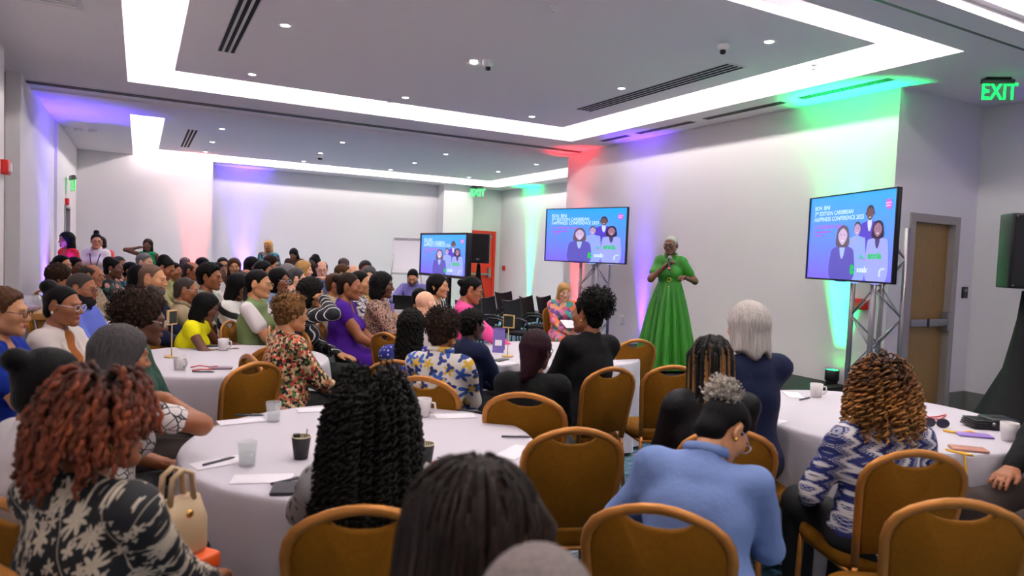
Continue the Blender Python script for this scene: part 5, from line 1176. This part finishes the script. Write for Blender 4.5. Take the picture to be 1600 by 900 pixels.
sp = BYK['rust']; P, N = roots(250, rng); L = rng.uniform(.11, .19, 250); S = fall(P, N, L, 24, rng, .6, 1.5, .018, .25, .35); S = helix(S, .004, .05, rng)[(S[:, :, 2].max(1) < .150) & ~((S[:, :, 1] > .035) & (S[:, :, 2] < -.03)).any(1)]
nR = len(S)
R = (.0078*(1+.22*np.sin(np.linspace(0, 40, 24)))[None]*rng.uniform(.8, 1.15, (nR, 1))); R[:, -1] = .002
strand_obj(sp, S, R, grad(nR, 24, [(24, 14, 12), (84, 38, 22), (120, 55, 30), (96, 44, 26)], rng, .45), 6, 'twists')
sp = BYK['curls']; P, N = roots(260, rng); L = rng.uniform(.30, .47, 260); S = fall(P, N, L, 72, rng, .7, 1.2, .030, .4, .55, -.05); S = helix(S, rng.uniform(.005, .011, (260, 1)), rng.uniform(.022, .04, (260, 1)), rng)
strand_obj(sp, S, np.full((260, 72), .0042)*rng.uniform(.8, 1.2, (260, 1)), grad(260, 72, [(14, 11, 11), (18, 14, 13), (16, 12, 12)], rng, .3), 3, 'curls')
sp = BYK['ginger']; P, N = roots(330, rng); L = rng.uniform(.13, .25, 330); S = fall(P, N, L, 40, rng, .7, 1.3, .018, .3, .7); S = helix(S, rng.uniform(.006, .014, (330, 1)), rng.uniform(.022, .045, (330, 1)), rng)
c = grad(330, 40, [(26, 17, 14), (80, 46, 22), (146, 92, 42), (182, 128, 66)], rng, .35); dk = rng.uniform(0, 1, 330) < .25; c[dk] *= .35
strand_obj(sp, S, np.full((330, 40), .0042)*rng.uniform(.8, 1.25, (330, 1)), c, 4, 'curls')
sp = BYK['braids']; P, N = roots(120, rng); L = rng.uniform(.26, .36, 120); S = fall(P, N, L, 30, rng, .2, 3., .014, .8, .02, -.03)
c = grad(120, 30, [(16, 13, 12), (20, 15, 13), (18, 14, 12)], rng, .3); gd = rng.uniform(0, 1, 120) < .22; c[gd] = grad(int(gd.sum()), 30, [(60, 40, 22), (150, 104, 52), (130, 86, 42)], rng)
R = .0062*(1+.2*np.sin(np.linspace(0, 70, 30)))[None].repeat(120, 0); strand_obj(sp, S, R, c, 5, 'braids')
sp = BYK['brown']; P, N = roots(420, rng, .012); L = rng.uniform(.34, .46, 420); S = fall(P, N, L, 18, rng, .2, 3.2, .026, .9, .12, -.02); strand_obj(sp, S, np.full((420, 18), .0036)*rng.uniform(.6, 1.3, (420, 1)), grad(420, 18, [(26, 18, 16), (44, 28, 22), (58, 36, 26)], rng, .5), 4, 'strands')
# fluffy topknot of the woman in the blue shirt
def fuzz(sp, c0, r0, n, Lh, rad, cols, name, R0=.0022, m=14, pitch=.018, squash=.95):
    d = rng.normal(size=(n, 3)); d /= np.linalg.norm(d, axis=1, keepdims=True); p = np.array(c0)+d*np.array(r0)*rng.uniform(.72, 1.0, (n, 1))
    t = np.linspace(0, 1, m)[None, :, None]; S = p[:, None]+d[:, None]*t*Lh*rng.uniform(.5, 1.2, (n, 1, 1))+rng.normal(size=(n, 1, 3))*t*t*Lh*.5; S = helix(S, rad, pitch, rng)
    return strand_obj(sp, S, np.full((n, m), R0), grad(n, m, cols, rng, .3), 3, name)
sp = BYK['greybun']; GBc = (-.01, -.085, .105)
V, F = hair_vf('bun', .0055, c=GBc, r=.055, t=.010, noise=1); g = Grid((-.1, -.18, .02), (.1, .02, .2), .005); g.ell(GBc, (.055, .052, .048), .02); V, F = g.mesh(); V = push(V, F, .004*wob(V, 160, 4)); link('topknot', mesh_np('topknot', V, F), GRYC, sp['root'], M=sp['MH'])
fuzz(sp, GBc, (.055, .052, .048), 700, .018, .006, [(120, 112, 106), (170, 160, 150), (196, 186, 174)], 'topknot_curls', .0024)
for lb, c0, r0, n, cols in [('woman with afro puff', (0, -.075, .075), (.105, .105, .10), 420, [(12, 10, 10), (20, 16, 15)]), ('woman in blue and yellow floral', (0, -.015, .05), (.102, .105, .095), 360, [(16, 12, 10), (40, 26, 20)]), ('woman in dark green', (0, -.03, .045), (.112, .118, .105), 420, [(18, 12, 10), (62, 38, 24)]), ('woman in multicolour floral', (0, -.018, .04), (.094, .106, .10), 320, [(70, 46, 28), (140, 98, 58)])]:
    q = [x_ for x_ in PEOPLE if x_['short'] == lb][0]; d = rng.normal(size=(n*2, 3)); d /= np.linalg.norm(d, axis=1, keepdims=True)
    p = np.array(c0)+d*np.array(r0); ok = ~((p[:, 1] > .03) & (p[:, 2] < .085)) & (p[:, 2] > -.05+.3*(p[:, 1]+.02)*0) & (-.6*p[:, 1]+.74*p[:, 2] > -.02); d = d[ok][:n]; p = p[ok][:n]; nn = len(p)
    t = np.linspace(0, 1, 12)[None, :, None]; S = p[:, None]+d[:, None]*(t-.35)*.035*rng.uniform(.5, 1.2, (nn, 1, 1)); S = helix(S, .006, .016, rng); strand_obj(q, S, np.full((nn, 12), .0026), grad(nn, 12, cols, rng, .3), 3, 'curls')
# one long braid over the shoulder
sp = BYK['braid1']; t = np.linspace(0, 1, 40); S = np.stack([.05+.09*t, -.09+.08*t, -.04-.36*t], 1)[None]; R = (.017*(1-.45*t)*(1+.18*np.sin(t*70)))[None]; strand_obj(sp, S, R, grad(1, 40, [(16, 13, 12), (20, 15, 13)], rng, 0), 8, 'braid')
# white tee sleeves under the sage vest
J = sp['J']; bb = bbox(J); g = Grid(*bb, .013)
for S_, E_ in (('SL', 'EL'), ('SR', 'ER')): g.cone(J[S_], J[S_]+(J[E_]-J[S_])*.6, .062, .066, .03)
V, F = g.mesh(); link('tee_sleeves', mesh_np('tee_sleeves', push(V, F, .003*wob(V, 30, 2)), F), F_['white'], sp['root'])
# lanyard of the standing woman
sp = BYK['lanyard']; lc = sp['J']['loc']; MB().tube([lc(-.07, -.02, .47), lc(-.075, .08, .42), lc(-.05, .145, .30), lc(0, .15, .13), lc(.05, .145, .30), lc(.075, .08, .42), lc(.07, -.02, .47)], .007, 6).build('lanyard', F_['navy'], sp['root'])
# ------------------------------------------------------------------ the speaker's skirt, belt, buttons and microphone
sp = BYK['speaker']; J = sp['J']; GD = MATS['green_dress']; na = 220; nr = 26; a = np.arange(na)*2*PI/na; V = []; F = []
pl = np.abs(np.sin(a*8.5/1+.7))**.7*1.0+.35*np.sin(a*5+1)
for i in range(nr):
    t = i/(nr-1); z = 1.135-(1.135-.035)*t; sx = .126+.19*t**.75+.05*t; sy = .102+.18*t**.75+.04*t; w_ = .008+.085*t**.7
    if i < 2: w_ = .002
    k = 1+0*a; rr = (pl-.6)*w_*min(1, t*4); V += [((sx+q)*math.cos(b)-.02*t, (sy+q)*math.sin(b)+.02*t, z+.006*math.sin(b*17)*(t > .9)) for q, b in zip(rr, a)]
for i in range(nr-1):
    for j in range(na): F.append((i*na+j, (i+1)*na+j, (i+1)*na+(j+1) % na, i*na+(j+1) % na))
me = mesh_np('skirt', np.array(V), np.array(F)); o = link('skirt', me, GD, sp['root'])
ring = lambda z, rx, ry: [(rx*math.cos(q), ry*math.sin(q), z) for q in np.linspace(0, 2*PI, 33)[:-1]]
MB().tube(ring(1.135, .128, .104), .018, 6, closed=True, flat=((0, 0, 1), 1.2)).build('belt', GD, sp['root']); bel = [c for c in sp['root'].children if c.name.startswith('belt')][0]
MB().tube([(.025*math.cos(q), .128, 1.135+.022*math.sin(q)) for q in np.linspace(0, 2*PI, 13)[:-1]], .005, 6, closed=True).build('buckle', EG, bel)
for z in (1.05, 1.20, 1.26, 1.32): MB().lathe([(0, 0), (.008, .001), (.008, .004), (0, .006)], 10, capb=False).build('button', EG, sp['root'], M=Matrix.Translation((0, .135 if z < 1.3 else .122, z)) @ Euler((-PI/2, 0, 0)).to_matrix().to_4x4())
Wm = sp['root'].matrix_basis.copy(); Wm = Matrix.Translation(Vector(sp['org'])) @ Matrix.Rotation(math.radians(sp['face'])-PI/2, 4, 'Z') @ Matrix.Scale(sp['sc'], 4)
d = J['WR']-J['ER']; d /= np.linalg.norm(d); hc = J['WR']+d*.075+np.array([-.0, .03, .0]); ax = (J['Hd']+np.array([.0, .10, -.06])-hc); ax /= np.linalg.norm(ax)
t = thing('microphone', 'handheld black wireless microphone in the hand of the woman in green', 'microphone'); t.matrix_world = Wm @ Matrix.Translation(hc) @ Vector(ax).to_track_quat('Z', 'Y').to_matrix().to_4x4()
MB().lathe([(.010, -.12), (.013, -.118), (.014, -.02), (.018, .03), (.020, .045)], 14).build('handle', DARK, t); MB().lathe([(.021, .045), (.026, .06), (.026, .078), (.018, .095), (0, .10)], 16).build('grille', mat('mic_grille', (140, 140, 145), .4, metal=.7, bump=(600, .8)), t)
MB().lathe([(.0145, -.118), (.0145, -.09)], 14, capb=False).build('ring', mat('mic_ring', (210, 60, 120), .5), t)
# ------------------------------------------------------------------ extra chairs
def chair_at(px, py, deg, label, z=.90):
    p = onz(px, py, z); q = math.radians(deg); banquet_chair(p[0]+math.cos(q)*.27, p[1]+math.sin(q)*.27, deg, label)
chair_at(1030, 800, 45, 'gold banquet chair behind the woman in the blue shirt')
chair_at(898, 676, 72, 'empty gold banquet chair in the centre foreground at the first table')
chair_at(1500, 790, 55, 'empty gold banquet chair at the bottom right corner')
chair_at(440, 543, 84, 'empty gold banquet chair whose back faces the camera at the second table')
chair_at(396, 572, 122, 'empty gold banquet chair turned sideways in front of the other at the second table')
chair_at(468, 516, 12, 'gold banquet chair with a black handbag on its seat')
chair_at(604, 524, 20, 'empty gold banquet chair seen edge on beside the blue polka dots')
chair_at(994, 534, 85, 'empty gold banquet chair in front of the stage')
chair_at(1052, 576, 70, 'empty gold banquet chair left of the gold streaked braids')
chair_at(8, 790, 42, 'gold banquet chair at the bottom left corner')
# ------------------------------------------------------------------ things on the tables
CER = mat('white_china', (212, 206, 206), .3); CUPB = mat('black_paper_cup', (34, 31, 34), .6); CUPI = mat('cup_cream', (226, 212, 178), .6); PEN = mat('pen_grey', (66, 66, 74), .4); GLASS = mat('drinking_glass', (225, 230, 232), .05, alpha=.28); WATER = mat('water', (215, 222, 226), .03, alpha=.3); JUICE = mat('orange_juice', (240, 180, 20), .3)
def tz(px, py, z=.752): return onz(px, py, z)
def mug(px, py, lb, rz=0, s=1.):
    t = thing('mug', lb, 'mug', tz(px, py), rz, 'white china mugs')
    MB().lathe([(.030*s, 0), (.034*s, .004), (.040*s, .05*s), (.042*s, .092*s), (.039*s, .092*s), (.036*s, .05*s), (.030*s, .008), (0, .008)], 28).build('cup', CER, t)
    MB().tube([(-.038*s, 0, .075*s), (-.062*s, 0, .072*s), (-.066*s, 0, .045*s), (-.056*s, 0, .026*s), (-.036*s, 0, .022*s)], .006*s, 8).build('handle', CER, t)
def pcup(px, py, lb, straw=False):
    t = thing('paper_cup', lb, 'cup', tz(px, py), 0, 'black paper cups'); MB().lathe([(.027, 0), (.038, .09), (.0365, .09), (.026, .004), (0, .004)], 28).build('cup', CUPB, t); MB().tube([(.038*math.cos(q), .038*math.sin(q), .09) for q in np.linspace(0, 2*PI, 25)[:-1]], .002, 6, closed=True).build('rim', CUPI, t); MB().lathe([(.0262, .006), (.0363, .088)], 24, capb=False).build('lining', CUPI, t)
    if straw: MB().tube([(.01, 0, .01), (.025, .01, .115)], .002, 6).build('stirrer', PEN, t); MB().box((-.03, -.01, .088), (-.005, .012, .1)).build('wrapper', CUPB, t)
def tumbler(px, py, lb, fill=.5, liq=None):
    t = thing('drinking_glass', lb, 'glass', tz(px, py), 0, 'glass tumblers'); MB().lathe([(.030, 0), (.033, .05), (.037, .095), (.0345, .095), (.0305, .05), (.0275, .010), (0, .010)], 28).build('glass', GLASS, t)
    MB().lathe([(.027, .0105), (.0272, .011), (.0300, .095*fill), (0, .095*fill)], 24).build('liquid', liq or WATER, t)
def flat(name, cat, px, py, rz, w_, d, h_, mt, lb, grp=None, z=.752):
    t = tag(MB().box((-w_/2, -d/2, 0), (w_/2, d/2, h_)).build(name, mt, None, bevel=min(.004, h_*.4), loc=tz(px, py, z), rot=(0, 0, rz)), lb, cat, grp); return t
def pen(px, py, rz, lb): 
    t = thing('pen', lb, 'pen', tz(px, py, .753), rz, 'grey pens on the tables'); MB().tube([(-.07, 0, .005), (.055, 0, .005), (.07, 0, .005)], [.005, .005, .0015], 8).build('barrel', PEN, t); MB().box((.01, -.002, .009), (.05, .002, .012)).build('clip', METAL, t)
PAP = mat('note_paper', (228, 222, 228), .8)
def paper(px, py, rz, lb, w_=.21, d=.10): flat('note_paper', 'paper', px, py, rz, w_, d, .0015, PAP, lb, 'white note papers')
pcup(470, 716, 'black paper cup with stirrer left of the long black curls', True); pcup(663, 728, 'black paper cup right of the long black curls')
tumbler(386, 727, 'nearest water glass on the front table'); tumbler(427, 658, 'water glass at the far side of the front table', .35); mug(661, 650, 'white mug at the far side of the front table', 2.4)
paper(345, 722, .3, 'white note sheet under the pen at the left of the front table'); pen(343, 722, .5, 'grey pen left of the nearest water glass'); paper(410, 748, -.3, 'white note sheet at the near left edge of the front table'); pen(452, 752, .3, 'grey pen by the dark notebook'); flat('notebook', 'notebook', 462, 765, -.3, .16, .12, .012, mat('dark_cover', (44, 42, 50), .6), 'dark notebook beside the grey knit sleeve')
paper(377, 658, .1, 'white note sheet at the far left of the front table'); pen(390, 650, -.35, 'grey pen near the far water glass'); paper(497, 640, -.1, 'white note sheet beside the far glass'); paper(711, 650, -.2, 'white note sheet beside the far mug'); pen(733, 643, -.75, 'grey pen right of the far mug'); paper(805, 706, .6, 'white note sheet near the empty foreground chair'); pen(807, 684, -.45, 'grey pen near the empty foreground chair')
t = thing('eyeglasses', 'pair of glasses with red frame lying on the front table', 'glasses', tz(690, 735), .2); REDF = mat('red_orange_frame', (196, 70, 30), .4)
for s_ in (-1, 1): MB().tube([(s_*.032+.024*math.cos(q), 0, .022+.02*math.sin(q)) for q in np.linspace(0, 2*PI, 17)[:-1]], .003, 6, closed=True).build('rim', REDF, t); MB().tube([(s_*.056, 0, .03), (s_*.06, .12, .012)], .0025, 6).build('temple', PEN, t)
# second table
mug(349, 547, 'white mug at the right of the second table', 2.6); mug(281, 577, 'white mug beside the wooden card stand', 2.2)
def card_stand(px, py, lb, h_=.30, rz=-.9):
    t = thing('card_stand', lb, 'card stand', tz(px, py), rz); BAM = mat('bamboo', (206, 168, 104), .6); MB().lathe([(.05, 0), (.05, .008), (.045, .010)], 24, capt=True).build('base', BAM, t); MB().tube([(0, 0, .008), (0, 0, h_-.05)], .004, 8).build('stem', BAM, t)
    MB().box((-.05, -.008, h_-.06), (.05, .008, h_+.05)).build('frame', BAM, t); MB().box((-.042, -.010, h_-.05), (.042, -.008, h_+.04)).build('chalkboard', mat('chalkboard', (40, 42, 38), .8, noise=(40, .5)), t)
card_stand(268, 558, 'wooden table number stand on the second table', .30, .9); card_stand(793, 557, 'wooden table number stand with dark card on the centre table')
flat('phone', 'phone', 330, 541, .2, .15, .075, .009, mat('phone_black', (22, 24, 22), .3), 'dark phone beside the right mug of the second table'); flat('phone', 'phone', 345, 576, -.2, .15, .075, .010, mat('phone_mauve', (120, 92, 106), .4), 'mauve phone on the red lanyard of the second table')
tag(MB().tube([tuple(tz(px, py, .756)) for px, py in [(298, 574), (312, 571), (326, 573), (340, 572), (330, 577), (312, 577), (300, 579)]], .004, 6).build('lanyard', mat('red_ribbon', (206, 70, 74), .6)), 'red lanyard lying on the second table', 'lanyard'); pen(318, 582, -.4, 'grey pen on the second table')
# right table
mug(1275, 620, 'white mug behind the ginger curls', 2.5, .95); mug(1576, 688, 'white mug near the right photo edge', 2.2); pen(1258, 624, .2, 'grey pen beside the mug behind the ginger curls'); paper(1240, 617, .9, 'white note sheet beside the mug on the right table'); pen(1165, 621, -.45, 'grey pen at the left edge of the right table'); pen(1192, 647, -.45, 'grey pen above the left note sheet of the right table'); paper(1205, 660, .3, 'white note sheet at the left of the right table')
flat('phone', 'phone', 1522, 681, -.75, .16, .08, .010, mat('phone_lilac', (150, 120, 200), .4), 'lilac phone on the right table'); flat('phone', 'phone', 1513, 703, -.75, .155, .078, .012, mat('phone_rose', (186, 130, 112), .4), 'rose phone with dark corner on the right table')
t = thing('sunglasses', 'black sunglasses on the right table', 'sunglasses', tz(1462, 668), -.7); LNS = mat('sunglass_lens', (44, 42, 62), .15)
for s_ in (-1, 1): MB().prism([(s_*.034+.028*math.cos(q), .026+.021*math.sin(q)) for q in np.linspace(0, 2*PI, 15)[:-1]], -.002, .002).build('lens', LNS, t); MB().tube([(s_*.034+.03*math.cos(q), 0, .026+.023*math.sin(q)) for q in np.linspace(0, 2*PI, 17)[:-1]], .004, 6, closed=True).build('rim', DARK, t); MB().tube([(s_*.063, 0, .034), (s_*.068, .13, .012)], .003, 6).build('temple', DARK, t)
YR = mat('yellow_ribbon', (236, 176, 30), .6)
tag(MB().tube([tuple(tz(px, py, .757)) for px, py in [(1474, 672), (1487, 675), (1500, 676), (1516, 674), (1525, 677)]], .006, 6).build('lanyard', YR), 'yellow lanyard under the lilac phone', 'lanyard')
p = [tuple(tz(px, py, .757)) for px, py in [(1478, 702), (1492, 706), (1508, 710), (1520, 712)]]; e = tz(1524, 716, .757)[:2]-np.array(TB['T3']); e /= np.linalg.norm(e); e2 = lambda r, z: (TB['T3'][0]+e[0]*r, TB['T3'][1]+e[1]*r, z); p += [e2(.755, .757), e2(.785, .74), e2(.80, .68), e2(.81, .61), e2(.815, .60)]
tag(MB().tube(p, .005, 6).build('lanyard', YR), 'yellow lanyard hanging over the near edge of the right table', 'lanyard')
LEA = mat('black_leather', (18, 18, 22), .35, bump=(90, .3)); t = thing('purse', 'black leather purse with flaps on the right table', 'purse', tz(1545, 668), -.55)
for k in range(4): MB().box((-.12+.004*k, -.065, .008+.011*k), (.10, .065, .016+.011*k)).build('pocket', LEA, t, bevel=.003)
MB().box((-.03, -.07, .0), (.12, .07, .062)).build('flap', LEA, t, bevel=.015); MB().lathe([(.009, 0), (.009, .004), (0, .005)], 12, capb=False).build('clasp', METAL, t, M=Matrix.Translation((-.02, -.072, .035)) @ Euler((PI/2, 0, 0)).to_matrix().to_4x4())
tag(MB().tube([tuple(tz(px, py, .756)) for px, py in [(1440, 645), (1452, 652), (1464, 651), (1478, 648), (1470, 655), (1455, 654)]], .004, 6).build('lanyard', MATS['red_ribbon']), 'red lanyard at the far side of the right table', 'lanyard')
# centre table
t = thing('table_card', 'purple folded card standing on the centre table', 'card', tz(778, 551), -.6); PUC = mat('purple_card', (112, 96, 170), .6); MB().box((-.05, -.002, 0), (.05, .002, .20), Matrix.Rotation(-.2, 4, 'X')).build('front', PUC, t); MB().box((-.05, .076, 0), (.05, .08, .20), Matrix.Rotation(.2, 4, 'X')).build('back', PUC, t); MB().box((-.03, -.005, .06), (.03, -.0025, .11), Matrix.Rotation(-.2, 4, 'X')).build('print', PAP, t)
flat('notebook', 'notebook', 786, 571, .3, .20, .14, .02, mat('white_cover', (214, 208, 214), .6), 'white notebook on the centre table'); flat('phone', 'phone', 782, 563, .5, .15, .075, .009, mat('phone_grey', (84, 78, 80), .4), 'grey phone on the white notebook', z=.774)
# juice table and table beside the purple dress
tumbler(372, 503, 'glass of orange juice on a rear table', .85, JUICE); pcup(385, 501, 'dark cup beside the orange juice'); flat('tray', 'tray', 365, 504, .1, .3, .2, .008, DARK, 'dark round tray with juice'); pcup(603, 497, 'black paper cup beside the woman in purple'); tumbler(590, 497, 'water glass next to the black cup in front of the woman in purple'); flat('table_card', 'card', 612, 494, .8, .10, .02, .16, PUC, 'purple card on the table behind the blue polka dots')
# laptop desk
p = onz(613, 470, .75); d = at(645, 433, 10.25); t = thing('desk', 'small desk with a white cloth under the laptop', 'desk', (d[0]+.05, d[1]-.15, 0), -.52); MB().box((-.45, -.22, 0), (.45, .22, .74)).build('cloth', CLOTH, t, bevel=.01)
t = thing('laptop', 'open black laptop in front of the man in the lilac shirt', 'laptop', (d[0]-.12, d[1]-.05, .74), -.45+PI); MB().box((-.17, -.12, 0), (.17, .12, .018)).build('base', DARK, t, bevel=.003); MB().box((-.17, .11, .015), (.17, .12, .24), Matrix.Rotation(-.2, 4, 'X')).build('lid', DARK, t)
# ------------------------------------------------------------------ bags and papers near people
def handbag(lb, loc, rz, w_, h_, d, mt, strap=.14, hmt=None):
    t = thing('handbag', lb, 'bag', loc, rz); V = []; F = []; n = 24
    for z, k in ((0, .92), (h_*.1, 1.), (h_*.6, .98), (h_, .86)):
        for j in range(n):
            q = 2*PI*j/n; cs, sn = math.cos(q), math.sin(q); V.append((math.copysign(abs(cs)**.4, cs)*w_/2*k, math.copysign(abs(sn)**.4, sn)*d/2*(k if z < h_ else k*.5), z))
    for i in range(3):
        for j in range(n): F.append((i*n+j, i*n+(j+1) % n, (i+1)*n+(j+1) % n, (i+1)*n+j))
    F.append(tuple(range(n))[::-1]); F.append(tuple(3*n+j for j in range(n))); MB().add(V, F, True).build('pouch', mt, t)
    for s_ in (-1, 1): MB().tube([(-w_*.25, s_*d*.2, h_*.95), (-w_*.2, s_*d*.2, h_+strap*.8), (0, s_*d*.2, h_+strap), (w_*.2, s_*d*.2, h_+strap*.8), (w_*.25, s_*d*.2, h_*.95)], .009, 6).build('handle', hmt or mt, t)
    MB().lathe([(.012, 0), (.012, .004), (0, .005)], 12, capb=False).build('clasp', EG, t, M=Matrix.Translation((0, -d/2-.001, h_*.8)) @ Euler((PI/2, 0, 0)).to_matrix().to_4x4())
BEI = mat('beige_leather', (188, 160, 124), .55); TAN = mat('tan_leather', (170, 116, 46), .5); CRM = mat('cream_canvas', (206, 192, 166), .7); BRL = mat('brown_leather', (84, 44, 34), .5)
p = at(276, 815, 2.05); handbag('beige leather bucket bag between the floral dress and the front table', (p[0], p[1], max(.40, p[2]-.10)), .6, .16, .17, .11, BEI, .09)
t = thing('stool', 'orange side stool carrying the beige bucket bag', 'stool', (p[0], p[1], 0), .6); zs_ = max(.40, p[2]-.10); MB().box((-.09, -.09, zs_-.05), (.09, .09, zs_)).build('seat', mat('orange_vinyl', (226, 92, 30), .5), t, bevel=.01)
for sx in (-1, 1):
    for sy in (-1, 1): MB().tube([(sx*.07, sy*.07, 0), (sx*.07, sy*.07, zs_-.04)], .012, 6).build('leg', METAL, t)
p = onz(468, 516, .9); q = math.radians(12); handbag('black leather handbag lying on the empty chair seat', (p[0]+math.cos(q)*.22, p[1]+math.sin(q)*.22, .475), q, .22, .20, .14, LEA, .10)
p = onz(578, 588, .02); handbag('cream handbag with brown handles on the floor below the purple dress', (p[0], p[1], 0), -.5, .36, .24, .14, CRM, .14, BRL)
p = onz(1006, 715, .02); p = at(1008, 702, 3.0); handbag('tan leather bag hanging beside the black sheer top', (p[0], p[1], 0), -.4, .22, .5, .12, TAN, .08)
sp = [x_ for x_ in PEOPLE if x_['short'] == 'blonde woman in orange print'][0]
o = MB().box((-.11, -.15, 0), (.11, .15, .002)).build('paper_sheet', PAP, None, rot=(.0, 0, 0)); q = math.radians(sp['face']); o.location = (sp['org'][0]+math.cos(q)*.36, sp['org'][1]+math.sin(q)*.36, .72); o.rotation_euler = (-.25, 0, q-PI/2); tag(o, 'white sheet of paper in the lap of the blonde woman', 'paper')
sp = BYK['lilacphone']; hp = Matrix.Translation(Vector(sp['org'])) @ Matrix.Rotation(math.radians(sp['face'])-PI/2, 4, 'Z') @ Matrix.Scale(sp['sc'], 4) @ Vector((sp['J']['WR']+sp['J']['WL'])/2+np.array([0, .11, .03])); o = thing('phone', 'lilac phone held by the woman in the green striped shirt', 'phone', hp, math.radians(sp['face'])-PI/2); MB().box((-.04, -.005, -.07), (.04, .005, .08), Matrix.Rotation(.5, 4, 'X')).build('case', MATS['phone_lilac'], o, bevel=.003); MB().box((-.036, -.007, -.066), (.036, -.005, .076), Matrix.Rotation(.5, 4, 'X')).build('screen', mat('phone_screen', (30, 34, 48), .2), o)
sp = BYK['greybun']; q = math.radians(sp['face']-20); o = thing('phone', 'phone with gold case held by the woman in the blue shirt', 'phone', (sp['org'][0]+math.cos(q)*.42, sp['org'][1]+math.sin(q)*.42, .80), q-PI/2); MB().box((-.04, -.08, 0), (.04, .08, .009), Matrix.Rotation(.4, 4, 'X')).build('case', EG, o, bevel=.003); MB().box((-.036, -.075, .0095), (.036, .075, .0105), Matrix.Rotation(.4, 4, 'X')).build('screen', mat('phone_screen', (30, 34, 48), .2), o)
